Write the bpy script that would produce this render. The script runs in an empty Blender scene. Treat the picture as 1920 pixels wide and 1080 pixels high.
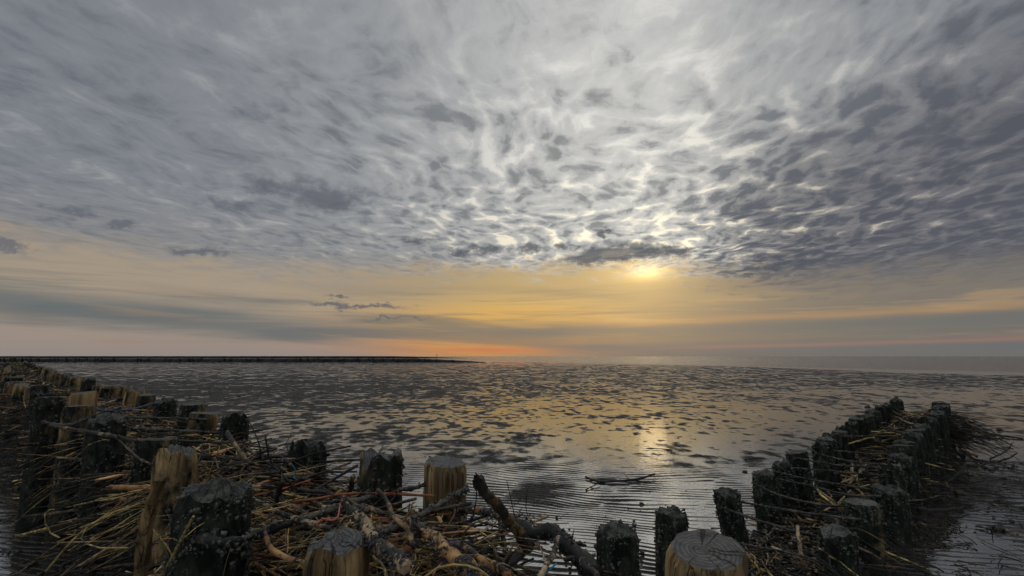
import bpy, math, random
import numpy as np
from mathutils import Vector, Matrix

SC = bpy.context.scene
COL = SC.collection
R = math.radians

# ------------------------------------------------------------------ camera
CAM_H = 1.0
cam_data = bpy.data.cameras.new('camera')
cam_data.lens = 16.875
cam_data.sensor_width = 36.0
cam_data.clip_start = 0.02
cam_data.clip_end = 30000.0
cam = bpy.data.objects.new('camera', cam_data)
cam.location = (0.0, 0.0, CAM_H)
cam.rotation_euler = (R(90.0 + 8.095), 0.0, 0.0)
COL.objects.link(cam)
SC.camera = cam
SC.render.resolution_x = 1024
SC.render.resolution_y = 576
SC.view_settings.view_transform = 'Standard'
SC.view_settings.look = 'None'
SC.view_settings.exposure = 0.0
SC.view_settings.gamma = 1.0
SC.cycles.max_bounces = 6
SC.cycles.use_denoising = True
SC.cycles.use_adaptive_sampling = True
SC.cycles.adaptive_threshold = 0.03
SC.cycles.adaptive_min_samples = 8

# ------------------------------------------------------------------ world
SUN_AZ, SUN_EL = 15.9, 9.75          # degrees, azimuth from +Y towards +X
world = bpy.data.worlds.new('World')
SC.world = world
world.use_nodes = True
NT = world.node_tree
NT.nodes.clear()


class E:
    """a socket with arithmetic"""
    nt = None

    def __init__(self, s):
        self.s = s

    def __add__(a, b): return mth('ADD', a, b)
    def __radd__(a, b): return mth('ADD', b, a)
    def __sub__(a, b): return mth('SUBTRACT', a, b)
    def __rsub__(a, b): return mth('SUBTRACT', b, a)
    def __mul__(a, b): return mth('MULTIPLY', a, b)
    def __rmul__(a, b): return mth('MULTIPLY', b, a)
    def __truediv__(a, b): return mth('DIVIDE', a, b)
    def __rtruediv__(a, b): return mth('DIVIDE', b, a)


def put(sock, v):
    if isinstance(v, E):
        E.nt.links.new(v.s, sock)
    elif isinstance(v, (tuple, list)):
        if sock.type == 'RGBA' and len(v) == 3:
            v = (*v, 1.0)
        sock.default_value = v
    else:
        sock.default_value = v


def mth(op, a, b=None, c=None):
    n = E.nt.nodes.new('ShaderNodeMath')
    n.operation = op
    put(n.inputs[0], a)
    if b is not None:
        put(n.inputs[1], b)
    if c is not None:
        put(n.inputs[2], c)
    return E(n.outputs[0])


def sstep(e0, e1, x, o0=0.0, o1=1.0):
    n = E.nt.nodes.new('ShaderNodeMapRange')
    n.interpolation_type = 'SMOOTHSTEP'
    if not isinstance(e0, E) and not isinstance(e1, E) and e0 > e1:
        e0, e1, o0, o1 = e1, e0, o1, o0
    put(n.inputs[0], x)
    put(n.inputs[1], e0); put(n.inputs[2], e1)
    put(n.inputs[3], o0); put(n.inputs[4], o1)
    return E(n.outputs[0])


def clamp01(x):
    n = E.nt.nodes.new('ShaderNodeClamp')
    put(n.inputs[0], x)
    return E(n.outputs[0])


def mixc(f, a, b, mode='MIX'):
    n = E.nt.nodes.new('ShaderNodeMix')
    n.data_type = 'RGBA'
    n.blend_type = mode
    put(n.inputs[0], f); put(n.inputs[6], a); put(n.inputs[7], b)
    return E(n.outputs[2])


def vec(x, y, z=0.0):
    n = E.nt.nodes.new('ShaderNodeCombineXYZ')
    put(n.inputs[0], x); put(n.inputs[1], y); put(n.inputs[2], z)
    return E(n.outputs[0])


def sep(v):
    n = E.nt.nodes.new('ShaderNodeSeparateXYZ')
    put(n.inputs[0], v)
    return E(n.outputs[0]), E(n.outputs[1]), E(n.outputs[2])


def vmul(v, k):
    n = E.nt.nodes.new('ShaderNodeVectorMath')
    n.operation = 'MULTIPLY'
    put(n.inputs[0], v)
    put(n.inputs[1], k)
    return E(n.outputs[0])


def vadd(v, k):
    n = E.nt.nodes.new('ShaderNodeVectorMath')
    n.operation = 'ADD'
    put(n.inputs[0], v); put(n.inputs[1], k)
    return E(n.outputs[0])


def noise(v, scale, detail=4.0, rough=0.5, lac=2.0, dist=0.0, color=False, dim='3D'):
    n = E.nt.nodes.new('ShaderNodeTexNoise')
    n.noise_dimensions = dim
    put(n.inputs['Vector'], v)
    n.inputs['Scale'].default_value = scale
    n.inputs['Detail'].default_value = detail
    n.inputs['Roughness'].default_value = rough
    n.inputs['Lacunarity'].default_value = lac
    n.inputs['Distortion'].default_value = dist
    return E(n.outputs[1 if color else 0])


def voro(v, scale, smooth=0.4, rand=1.0, feature='SMOOTH_F1'):
    n = E.nt.nodes.new('ShaderNodeTexVoronoi')
    n.feature = feature
    n.voronoi_dimensions = '2D'
    put(n.inputs['Vector'], v)
    n.inputs['Scale'].default_value = scale
    if feature == 'SMOOTH_F1':
        n.inputs['Smoothness'].default_value = smooth
    n.inputs['Randomness'].default_value = rand
    return E(n.outputs['Distance'])


def gauss(d):
    return mth('EXPONENT', d * d * -1.0)


def build_world():
    E.nt = NT
    tc = NT.nodes.new('ShaderNodeTexCoord')
    D = E(tc.outputs['Generated'])
    dx, dy, dz = sep(D)
    el = mth('ARCSINE', dz) * 57.29578
    az = mth('ARCTAN2', dx, dy) * 57.29578
    dsun = az - SUN_AZ
    up = mth('MAXIMUM', dz, 0.0) + 0.045
    # cloud deck plane, b runs along the wind towards the sun, a across it
    ca, sa = math.cos(R(12.5)), math.sin(R(12.5))
    px, py = dx / up, dy / up
    a = px * ca - py * sa
    b = px * sa + py * ca
    q = vec(a, b, 0.0)
    S = (math.sin(R(SUN_AZ)) * math.cos(R(SUN_EL)), math.cos(R(SUN_AZ)) * math.cos(R(SUN_EL)), math.sin(R(SUN_EL)))
    n = NT.nodes.new('ShaderNodeVectorMath'); n.operation = 'DOT_PRODUCT'
    put(n.inputs[0], D); put(n.inputs[1], S)
    ang = mth('ARCCOSINE', mth('MINIMUM', E(n.outputs['Value']), 0.999999)) * 57.29578

    # ---------------- clear / hazy lower sky
    sky = NT.nodes.new('ShaderNodeTexSky')
    sky.sky_type = 'NISHITA'
    sky.sun_disc = False
    sky.sun_elevation = R(SUN_EL)
    sky.sun_rotation = R(SUN_AZ)
    sky.air_density = 1.2
    sky.dust_density = 3.0
    SKY = E(sky.outputs[0])
    near = gauss(dsun / 34.0)
    left = sstep(10.0, -45.0, dsun)
    h_gold = mixc(left, (0.200, 0.180, 0.158), (0.40, 0.325, 0.245))
    h_gold = mixc(gauss((dsun + 12.0) / 17.0) * 0.9, h_gold, (0.56, 0.40, 0.18))
    h_low = mixc(left, (0.175, 0.160, 0.150), (0.35, 0.285, 0.245))
    h_low = mixc(gauss((dsun + 19.0) / 14.0), h_low, (0.74, 0.30, 0.075))
    haze = mixc(sstep(0.6, 6.5, el), h_low, h_gold)
    vlow = mixc(left, (0.16, 0.165, 0.165), (0.30, 0.265, 0.25))
    haze = mixc(sstep(1.6, 0.0, el, 0.0, 0.75) * (1.0 - 0.75 * gauss((az + 6.0) / 13.0)), haze, vlow)
    haze = mixc(gauss((dsun + 16.0) / 13.0) * gauss((el - 4.4) / 2.3) * 0.8, haze, (0.80, 0.46, 0.105))
    # horizontally drawn veils
    vs = vec(dx * 1.3, dy * 1.3, dz * 17.0 + dx * 0.55)
    v1 = noise(vs, 1.25, 5.0, 0.5, 2.0, 0.35)
    v2 = noise(vadd(vs, (3.1, 7.7, 1.3)), 2.6, 6.0, 0.55, 2.0, 0.4)
    veil_l = sstep(0.47, 0.66, v1) * sstep(-4.0, 3.0, el) * sstep(9.0, 5.0, el)
    teal = mixc(near, (0.125, 0.155, 0.165), (0.205, 0.185, 0.15))
    haze = mixc(veil_l * 0.8, haze, teal)
    streak = sstep(0.52, 0.68, v2) * sstep(0.2, 1.2, el) * sstep(7.5, 4.5, el)
    haze = mixc(streak * 0.5, haze, mixc(near, (0.36, 0.235, 0.17), (0.72, 0.47, 0.20)))
    v3 = noise(vec(dx * 1.6 + 5.0, dy * 1.6, dz * 42.0 - dx * 0.9), 1.7, 6.0, 0.58, 2.0, 0.3)
    fine = sstep(0.50, 0.68, v3) * sstep(0.8, 2.2, el) * sstep(10.0, 6.0, el)
    haze = mixc(fine * 0.55, haze, mixc(near, (0.16, 0.175, 0.18), (0.255, 0.215, 0.16)))
    # the broad slate veil on the left and the one under the sun
    lb = gauss((el - 4.6 + (az + 47.0) * 0.085 + (v2 - 0.5) * 3.0) / 1.25) * sstep(-8.0, -32.0, az)
    haze = mixc(lb * 0.75, haze, (0.122, 0.150, 0.163))
    rb = gauss((el - 3.1 - (az - 20.0) * 0.012 + (v2 - 0.5) * 2.4) / 1.0) * sstep(-8.0, 6.0, az)
    haze = mixc(rb * 0.85, haze, (0.148, 0.160, 0.162))
    rb2 = gauss((el - 0.95 + (v2 - 0.5) * 1.2) / 0.55) * sstep(-2.0, 12.0, az)
    haze = mixc(rb2 * 0.85, haze, (0.145, 0.163, 0.172))
    pk = gauss((el - 1.0 - (az - 20.0) * 0.017 + (v1 - 0.5) * 0.5) / 0.22) * sstep(12.0, 26.0, az)
    haze = mixc(pk * 0.4, haze, (0.42, 0.20, 0.145))
    pk2 = gauss((el - 0.75) / 0.22) * gauss((az + 2.5) / 5.5)
    haze = mixc(pk2 * 0.8, haze, (0.62, 0.20, 0.10))
    ob = gauss((el - 3.9 - (az - 20.0) * 0.012 + (v2 - 0.5) * 1.0) / 0.42) * sstep(2.0, 14.0, az)
    haze = mixc(ob * 0.55, haze, (0.48, 0.29, 0.14))
    haze = mixc(0.10, haze, vmul(SKY, (0.02, 0.02, 0.02)))
    # sun glow through the haze
    g1 = mth('EXPONENT', ang * -0.30)
    gl_x = dsun / 5.2
    gl_y = (el - SUN_EL) / 1.75
    g2 = mth('EXPONENT', (gl_x * gl_x + gl_y * gl_y) * -1.0)
    gs_x = dsun / 1.9
    gs_y = (el - SUN_EL) / 0.75
    g3 = mth('EXPONENT', (gs_x * gs_x + gs_y * gs_y) * -1.0)
    glow = mixc(1.0, vmul(vec(g2, g2, g2), (0.34, 0.22, 0.045)), vmul(vec(g3, g3, g3), (0.85, 0.64, 0.28)), 'ADD')
    glow = mixc(1.0, glow, vmul(vec(g1, g1, g1), (0.16, 0.11, 0.03)), 'ADD')
    haze = mixc(1.0, haze, glow, 'ADD')

    # ---------------- altocumulus deck
    warp = noise(q, 1.3, 2.0, 0.5, color=True, dim='2D')
    qw = vadd(q, vmul(vadd(warp, (-0.5, -0.5, -0.5)), (0.40, 0.40, 0.0)))
    wf = noise(vmul(q, (1.0, 0.8, 1.0)), 6.0, 4.0, 0.6, color=True, dim='2D')
    qc = vadd(qw, vmul(vadd(wf, (-0.5, -0.5, -0.5)), (0.11, 0.15, 0.0)))
    n_big = noise(vmul(qw, (1.0, 0.40, 1.0)), 0.9, 3.0, 0.55, dim='2D')
    n_str = noise(vmul(qw, (1.0, 0.34, 1.0)), 4.6, 5.0, 0.60, dim='2D')
    n_mid = noise(vmul(qc, (1.0, 0.68, 1.0)), 6.5, 8.0, 0.72, dim='2D')
    cell = voro(vmul(qc, (1.0, 0.70, 1.0)), 7.0, 0.25)
    cell2 = voro(vmul(qc, (1.0, 0.68, 1.0)), 15.0, 0.25)
    lobe = mth('EXPONENT', mth('POWER', mth('ABSOLUTE', (dsun + 2.0) / sstep(-6.0, 6.0, dsun, 29.0, 21.0)), 1.6) * -1.0)
    lobe = mth('MAXIMUM', lobe, sstep(36.0, 62.0, el, 0.0, 0.85))      # bright deck carried on overhead, lifted above the frame to light the foreground
    cellw = sstep(38.0, 24.0, el) * sstep(7.0, 12.0, el) * sstep(55.0, 16.0, mth('ABSOLUTE', dsun))
    strw = sstep(20.0, 34.0, el)
    T = (n_mid - 0.5) * (1.35 - strw * 0.35) + (n_str - 0.5) * (0.40 + strw * 0.45) + (n_big - 0.5) * (0.36 - strw * 0.10) + 0.58 - strw * 0.13 * lobe - (cell - 0.42) * (cellw * (0.45 + 0.75 * sstep(0.36, 0.62, n_str)) + 0.16) - (cell2 - 0.42) * (cellw * 0.35 + 0.22)
    # thick bank reaching in from the right
    line = 12.2 + (az - 9.0) * 0.34 + (n_big - 0.5) * 10.0 + (n_str - 0.5) * 8.0
    bank = sstep(-9.0, 9.0, line - el) * sstep(-2.0, 15.0, dsun + (n_mid - 0.5) * 22.0 + (n_big - 0.5) * 8.0)
    T = T + bank * 0.22
    Tc = clamp01(T)
    k_near = mth('EXPONENT', ang / -14.0)
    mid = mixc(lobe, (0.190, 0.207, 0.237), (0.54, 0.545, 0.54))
    mid = mixc(bank, mid, (0.145, 0.149, 0.172))
    mid = mixc(sstep(18.0, 8.0, el) * left * 0.7, mid, (0.25, 0.245, 0.24))
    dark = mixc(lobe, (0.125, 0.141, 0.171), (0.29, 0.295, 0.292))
    dark = mixc(bank, dark, (0.094, 0.100, 0.122))
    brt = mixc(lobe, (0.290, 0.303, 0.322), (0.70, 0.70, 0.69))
    brt = mixc(bank, brt, (0.27, 0.268, 0.282))
    warm = sstep(24.0, 11.0, el)
    brt = mixc(warm * lobe * 0.8, brt, (0.95, 0.84, 0.62))
    brt = mixc(sstep(18.0, 8.0, el) * left * 0.7, brt, (0.35, 0.33, 0.30))
    brt = mixc(1.0, brt, vmul(vec(k_near, k_near, k_near), (0.58, 0.48, 0.28)), 'ADD')
    mid = mixc(1.0, mid, vmul(vec(k_near, k_near, k_near), (0.16, 0.13, 0.07)), 'ADD')
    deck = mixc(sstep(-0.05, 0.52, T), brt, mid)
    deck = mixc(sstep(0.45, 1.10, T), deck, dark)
    # front-lit cloud faces opposite the sun, brightened out of view to fill the foreground
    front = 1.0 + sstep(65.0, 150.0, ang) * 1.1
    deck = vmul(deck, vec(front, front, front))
    # lower fringe of the deck, ragged
    fr = noise(vmul(qc, (1.0, 0.8, 1.0)), 3.2, 6.0, 0.6, dim='2D')
    low = 10.0 - bank * 3.4 - left * 1.3 + (n_big - 0.5) * 2.5
    cover = sstep(-1.0, 2.0, el - low + (fr - 0.5) * 6.5)
    thin = cover * (0.55 + 0.45 * sstep(0.0, 3.0, el - low)) * sstep(0.05, 0.40, Tc + sstep(10.0, 14.0, el) * 0.6)
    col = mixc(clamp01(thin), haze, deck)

    # ---------------- small dark scud clouds, each with its own place in the sky
    rg = noise(vec(dx, dy, dz * 1.6), 20.0, 6.0, 0.70, color=True)
    r0, r1, r2 = sep(vadd(rg, (-0.5, -0.5, -0.5)))
    azr = az + r0 * 8.0
    elr = el + r1 * 3.0
    scud = None
    for (ca_, ce_, wa, we, k) in SCUD:
        u_ = (azr - ca_) / wa
        w_ = (elr - ce_) / we
        m = mth('EXPONENT', (u_ * u_ + w_ * w_) * -1.0) * (k * 1.3)
        scud = m if scud is None else mth('MAXIMUM', scud, m)
    sm = sstep(0.15, 0.95, scud * (1.0 + r2 * 2.6))
    scol = mixc(near, (0.125, 0.135, 0.165), (0.085, 0.09, 0.105))
    col = mixc(sm * 0.82, col, scol)

    # below the horizon: dull mud tone so nothing glows from underneath
    col = mixc(sstep(-0.1, -2.0, el), col, (0.05, 0.05, 0.05))
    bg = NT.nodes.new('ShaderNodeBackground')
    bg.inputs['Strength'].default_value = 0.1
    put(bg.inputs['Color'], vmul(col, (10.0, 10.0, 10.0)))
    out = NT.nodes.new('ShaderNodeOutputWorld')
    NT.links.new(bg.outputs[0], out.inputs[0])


# azimuth, elevation, half width, half height (degrees), strength
SCUD = [
    (-3.4, 12.5, 1.9, 0.65, 1.15), (1.9, 12.8, 1.5, 0.6, .8), (10.8, 14.3, 1.0, .7, .95),
    (-11.3, 13.6, 2.2, .5, .75), (-6.6, 12.2, 1.6, .5, .75), (13.2, 12.1, 5.2, 1.2, 1.05),
    (9.0, 11.3, 3.4, .7, .9), (6.0, 13.0, 1.6, .6, .8), (17.2, 11.9, 4.0, .8, .8),
    (-22.0, 17.6, 6.0, 1.8, .75), (-27.5, 18.0, 3.0, 1.3, .7), (-32.0, 15.4, 2.8, .7, .7),
    (-43.6, 12.7, 1.6, .6, .85), (-40.5, 12.3, 1.5, .5, .8), (-46.8, 9.2, 1.6, .5, .8),
    (-34.0, 10.3, 3.0, .4, .72), (-17.5, 5.75, 5.5, .35, .85), (-20.5, 6.6, 1.6, .22, .7),
    (-13.3, 4.4, 4.5, .16, .75), (32.0, 9.3, 5.0, .55, .7),
]
world.cycles.sampling_method = 'MANUAL'
world.cycles.sample_map_resolution = 1024
build_world()

# the sun, veiled by the cloud edge low over the flats
sun_data = bpy.data.lights.new('sun', 'SUN')
sun_data.energy = 0.002
sun_data.color = (1.0, 0.74, 0.42)
sun_data.angle = R(3.0)
sun = bpy.data.objects.new('sun', sun_data)
sun.rotation_euler = (R(90.0 - SUN_EL), 0.0, R(180.0 - SUN_AZ))
COL.objects.link(sun)

# ------------------------------------------------------------------ helpers
rng = np.random.default_rng(7)
random.seed(11)


def _hash(ix, iy, seed):
    h = (ix.astype(np.int64) * 374761393 + iy.astype(np.int64) * 668265263 + seed * 1442695041) & 0xffffffff
    h = ((h ^ (h >> 13)) * 1274126177) & 0xffffffff
    return ((h ^ (h >> 16)) & 0xffff) / 65535.0 * 2.0 * np.pi


def perlin(x, y, seed=0):
    x = np.asarray(x, float); y = np.asarray(y, float)
    x0 = np.floor(x); y0 = np.floor(y)
    fx = x - x0; fy = y - y0
    u = fx * fx * fx * (fx * (fx * 6 - 15) + 10)
    v = fy * fy * fy * (fy * (fy * 6 - 15) + 10)

    def g(ox, oy):
        a = _hash(x0 + ox, y0 + oy, seed)
        return np.cos(a) * (fx - ox) + np.sin(a) * (fy - oy)
    a = g(0, 0) * (1 - u) + g(1, 0) * u
    b = g(0, 1) * (1 - u) + g(1, 1) * u
    return (a * (1 - v) + b * v) * 1.5


def fbm(x, y, seed=0, octaves=3, rough=0.5):
    t = 0.0; amp = 1.0; s = 0.0
    for o in range(octaves):
        t = t + amp * perlin(x * 2 ** o, y * 2 ** o, seed + o * 17)
        s += amp
        amp *= rough
    return t / s


def smooth(e0, e1, x):
    t = np.clip((x - e0) / (e1 - e0), 0, 1)
    return t * t * (3 - 2 * t)


def mesh_np(name, verts, faces, smooth_shade=True):
    """faces: (n,3) or (n,4) integer array, or list of tuples"""
    me = bpy.data.meshes.new(name)
    if isinstance(faces, np.ndarray):
        n, k = faces.shape
        me.vertices.add(len(verts)); me.loops.add(n * k); me.polygons.add(n)
        me.vertices.foreach_set('co', np.asarray(verts, np.float32).ravel())
        me.loops.foreach_set('vertex_index', faces.astype(np.int32).ravel())
        me.polygons.foreach_set('loop_start', np.arange(0, n * k, k, dtype=np.int32))
        me.update(calc_edges=True)
    else:
        me.from_pydata([tuple(v) for v in verts], [], faces)
        me.update()
    if smooth_shade:
        me.polygons.foreach_set('use_smooth', np.ones(len(me.polygons), bool))
    return me


def add(name, me, mat=None, parent=None, loc=None, **props):
    o = bpy.data.objects.new(name, me)
    COL.objects.link(o)
    if mat is not None and me is not None and not me.materials:
        me.materials.append(mat)
    if parent is not None:
        o.parent = parent
    if loc is not None:
        o.location = loc
    for k, v in props.items():
        o[k] = v
    return o


def material(name):
    m = bpy.data.materials.new(name)
    m.use_nodes = True
    nt = m.node_tree
    nt.nodes.clear()
    E.nt = nt
    bs = nt.nodes.new('ShaderNodeBsdfPrincipled')
    out = nt.nodes.new('ShaderNodeOutputMaterial')
    nt.links.new(bs.outputs[0], out.inputs[0])
    return m, bs


def coord(kind='Object'):
    n = E.nt.nodes.new('ShaderNodeTexCoord')
    return E(n.outputs[kind])


def bump(h, strength=0.5, dist=0.01):
    n = E.nt.nodes.new('ShaderNodeBump')
    n.inputs['Strength'].default_value = strength
    n.inputs['Distance'].default_value = dist
    put(n.inputs['Height'], h)
    return E(n.outputs[0])


# ------------------------------------------------------------------ ground materials
def mat_mud():
    m, bs = material('wet_mud')
    c = coord()
    n1 = noise(c, 0.9, 4.0, 0.6)
    n2 = noise(c, 14.0, 6.0, 0.65)
    col = mixc(sstep(0.35, 0.65, n1), (0.020, 0.0185, 0.016), (0.040, 0.0365, 0.031))
    col = mixc(sstep(0.40, 0.72, n2) * 0.6, col, (0.018, 0.017, 0.016))
    put(bs.inputs['Base Color'], col)
    zz = sep(c)[2]
    wet = sstep(0.0032, 0.0003, zz + (n2 - 0.5) * 0.003)      # silt just above the film is soaked and shines
    put(bs.inputs['Roughness'], sstep(0.3, 0.7, n2, 0.50, 0.85) * (1.0 - wet) + wet * 0.20)
    put(bs.inputs['Specular IOR Level'], 0.20 + wet * 0.75)
    n3 = noise(c, 70.0, 3.0, 0.6)
    put(bs.inputs['Normal'], bump(n2 * 0.8 + n3 * 0.35, 1.0, 0.03))
    return m


def mat_water():
    m, bs = material('shallow_water')
    c = coord()
    x, y, z = sep(c)
    bs.inputs['Base Color'].default_value = (0.030, 0.029, 0.026, 1)
    bs.inputs['Roughness'].default_value = 0.035
    bs.inputs['IOR'].default_value = 6.0
    # open sea: wind chop; puddles: almost still
    shore = y + mth('MAXIMUM', x, 0.0) * 2.45
    sea = sstep(100.0, 125.0, shore)
    w1 = noise(vmul(c, (0.35, 1.0, 1.0)), 1.6, 4.0, 0.6)
    w2 = noise(vmul(c, (0.7, 1.0, 1.0)), 26.0, 3.0, 0.5)
    put(bs.inputs['Normal'], bump(w1 * sea * 0.22 + w2 * 0.0014, 1.0, 1.0))
    put(bs.inputs['Roughness'], sea * 0.12 + 0.035)
    return m


MUD = mat_mud()
WATER = mat_water()


# ------------------------------------------------------------------ mudflat sheet
def mud_height(x, y):
    r = np.hypot(x, y)
    near = smooth(9.0, 5.0, r)
    # ripple field: crests nearly across the view, with dislocations
    wx = perlin(x * 0.55, y * 0.55, 3) * 0.18 + perlin(x * 1.6, y * 1.6, 5) * 0.080 + perlin(x * 4.2, y * 4.2, 6) * 0.014
    s = y * 0.975 + x * 0.20 + wx
    lam1, lam2 = 0.058, 0.070
    p1 = 2 * np.pi * s / lam1
    p2 = 2 * np.pi * s / lam2 + 1.0
    m = smooth(-0.10, 0.10, perlin(x * 1.3 + 4.0, y * 1.3, 9))
    c1 = np.sin(p1); c2 = np.sin(p2)
    rip = (1 - m) * c1 + m * c2
    rip = np.where(rip > 0, rip ** 0.8 if False else rip, rip * 0.8)
    amp = 0.0052 * (0.55 + 0.8 * smooth(-0.4, 0.5, perlin(x * 0.9, y * 0.9, 21))) * (1.0 + 0.75 * perlin(x * 2.6, y * 5.5, 23))
    ripfade = smooth(9.5, 4.8, r)
    z = rip * amp * ripfade
    # broad level: puddled or bare
    lv = fbm(x * 0.45 + 9.3, y * 0.40, 31, 3, 0.55)
    lv2 = fbm(x * 1.1, y * 1.0 + 3.0, 41, 4, 0.6)
    z_near = -0.0022 + lv * 0.006 + lv2 * 0.0065 + np.maximum(fbm(x * 1.5 + 2.0, y * 0.9, 91, 3, 0.6) - 0.26, 0) * 0.012
    # farther flats: dark mounds between films of water
    pat = 0.45 * fbm(x * 0.8, y * 0.55, 51, 4, 0.68) + 0.58 * fbm(x * 2.6, y * 2.0, 61, 4, 0.68) + 0.62 * fbm(x * 6.5, y * 4.5, 63, 3, 0.6) * smooth(60.0, 25.0, r)
    bias = -0.02 + 0.13 * smooth(8.0, 14.0, y) - 0.10 * smooth(35.0, 70.0, y)
    # the film under the sun stays flooded, the left side carries more mounds
    bias = bias - 0.07 * np.exp(-(((x - 3.2) / 3.8) ** 2 + ((y - 8.0) / 4.5) ** 2))
    bias = bias + 0.16 * smooth(2.0, -6.0, x) * smooth(5.0, 9.0, y) * smooth(30.0, 14.0, y)
    bias = bias - 0.22 * np.exp(-(((x - 14.0) / 7.0) ** 2 + ((y - 13.0) / 3.0) ** 2))
    bias = bias - 0.22 * np.exp(-(((x - 6.2) / 2.2) ** 2 + ((y - 5.2) / 1.8) ** 2))
    z_far = (pat + bias) * 0.020 + fbm(x * 7.0, y * 7.0, 71, 3, 0.6) * 0.006 * smooth(40, 16, r)
    z_near = z_near - 0.004 * np.exp(-(((x - 1.6) / 1.1) ** 2 + ((y - 5.7) / 1.3) ** 2))
    t = smooth(3.4, 6.6, r)
    z_far = z_far - 0.006 * np.exp(-(((x - 1.65) / 0.8) ** 2 + ((y - 5.9) / 1.2) ** 2))
    z = z + z_near * (1 - t) + z_far * t
    # the bed falls away under the sea
    shore = y + np.maximum(x, 0.0) * 2.45
    wob = perlin(x * 0.05, y * 0.05, 81) * 14.0
    z = z - smooth(92.0, 118.0, shore + wob) * 0.05 - np.clip(shore - 115.0, 0, 400) * 0.0015
    # a little silt banked up behind the groynes
    z = z + 0.0030 * smooth(0.2, 0.7, x - 0.83 * y + 0.1) * smooth(4.6, 3.2, y) + 0.003 * smooth(0.2, 0.8, -x - 1.02 * y) * smooth(9.0, 6.0, y)
    return z


def build_mudflat():
    dense = np.linspace(R(-56), R(56), 440)
    rest = np.linspace(R(57), R(303), 62)[1:-1]
    th = np.concatenate([dense, rest])
    r = [0.30]
    while r[-1] < 1.2:
        r.append(r[-1] * 1.012)
    while r[-1] < 7.0:
        r.append(r[-1] * 1.0026)
    while r[-1] < 14.0:
        r.append(r[-1] * 1.005)
    while r[-1] < 150.0:
        r.append(r[-1] * 1.010)
    while r[-1] < 14000.0:
        r.append(r[-1] * 1.22)
    r = np.array(r)
    Rr, Th = np.meshgrid(r, th, indexing='ij')
    X = Rr * np.sin(Th); Y = Rr * np.cos(Th)
    Z = mud_height(X, Y)
    nr, nt_ = X.shape
    V = np.stack([X.ravel(), Y.ravel(), Z.ravel()], 1)
    i = np.arange(nr - 1)[:, None]; j = np.arange(nt_)[None, :]
    j2 = (j + 1) % nt_
    F = np.stack([i * nt_ + j, i * nt_ + j2, (i + 1) * nt_ + j2, (i + 1) * nt_ + j], -1).reshape(-1, 4)[:, ::-1]
    V = np.vstack([V, [[0, 0, -0.004]]])
    me = mesh_np('mudflat', V, F)
    add('mudflat', me, MUD, kind='structure')


build_mudflat()


def build_water():
    n = 72
    rr = [0.0, 2.0, 8.0, 30.0, 120.0, 500.0, 2000.0, 14000.0]
    V = [(0, 0, 0)]
    F = []
    for k, r in enumerate(rr[1:]):
        for t in range(n):
            a = 2 * math.pi * t / n
            V.append((r * math.sin(a), r * math.cos(a), 0.0))
    for t in range(n):
        F.append((0, 1 + (t + 1) % n, 1 + t))
    for k in range(len(rr) - 2):
        for t in range(n):
            a = 1 + k * n + t; b = 1 + k * n + (t + 1) % n
            F.append((a, b, b + n, a + n))
    me = mesh_np('water', V, F)
    add('water', me, WATER, kind='structure')


build_water()

# ------------------------------------------------------------------ wood materials
def attr(name):
    n = E.nt.nodes.new('ShaderNodeAttribute')
    n.attribute_type = 'OBJECT'
    n.attribute_name = name
    return E(n.outputs['Fac'])


def voro3(v, scale):
    n = E.nt.nodes.new('ShaderNodeTexVoronoi')
    put(n.inputs['Vector'], v)
    n.inputs['Scale'].default_value = scale
    return E(n.outputs['Distance'])


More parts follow.
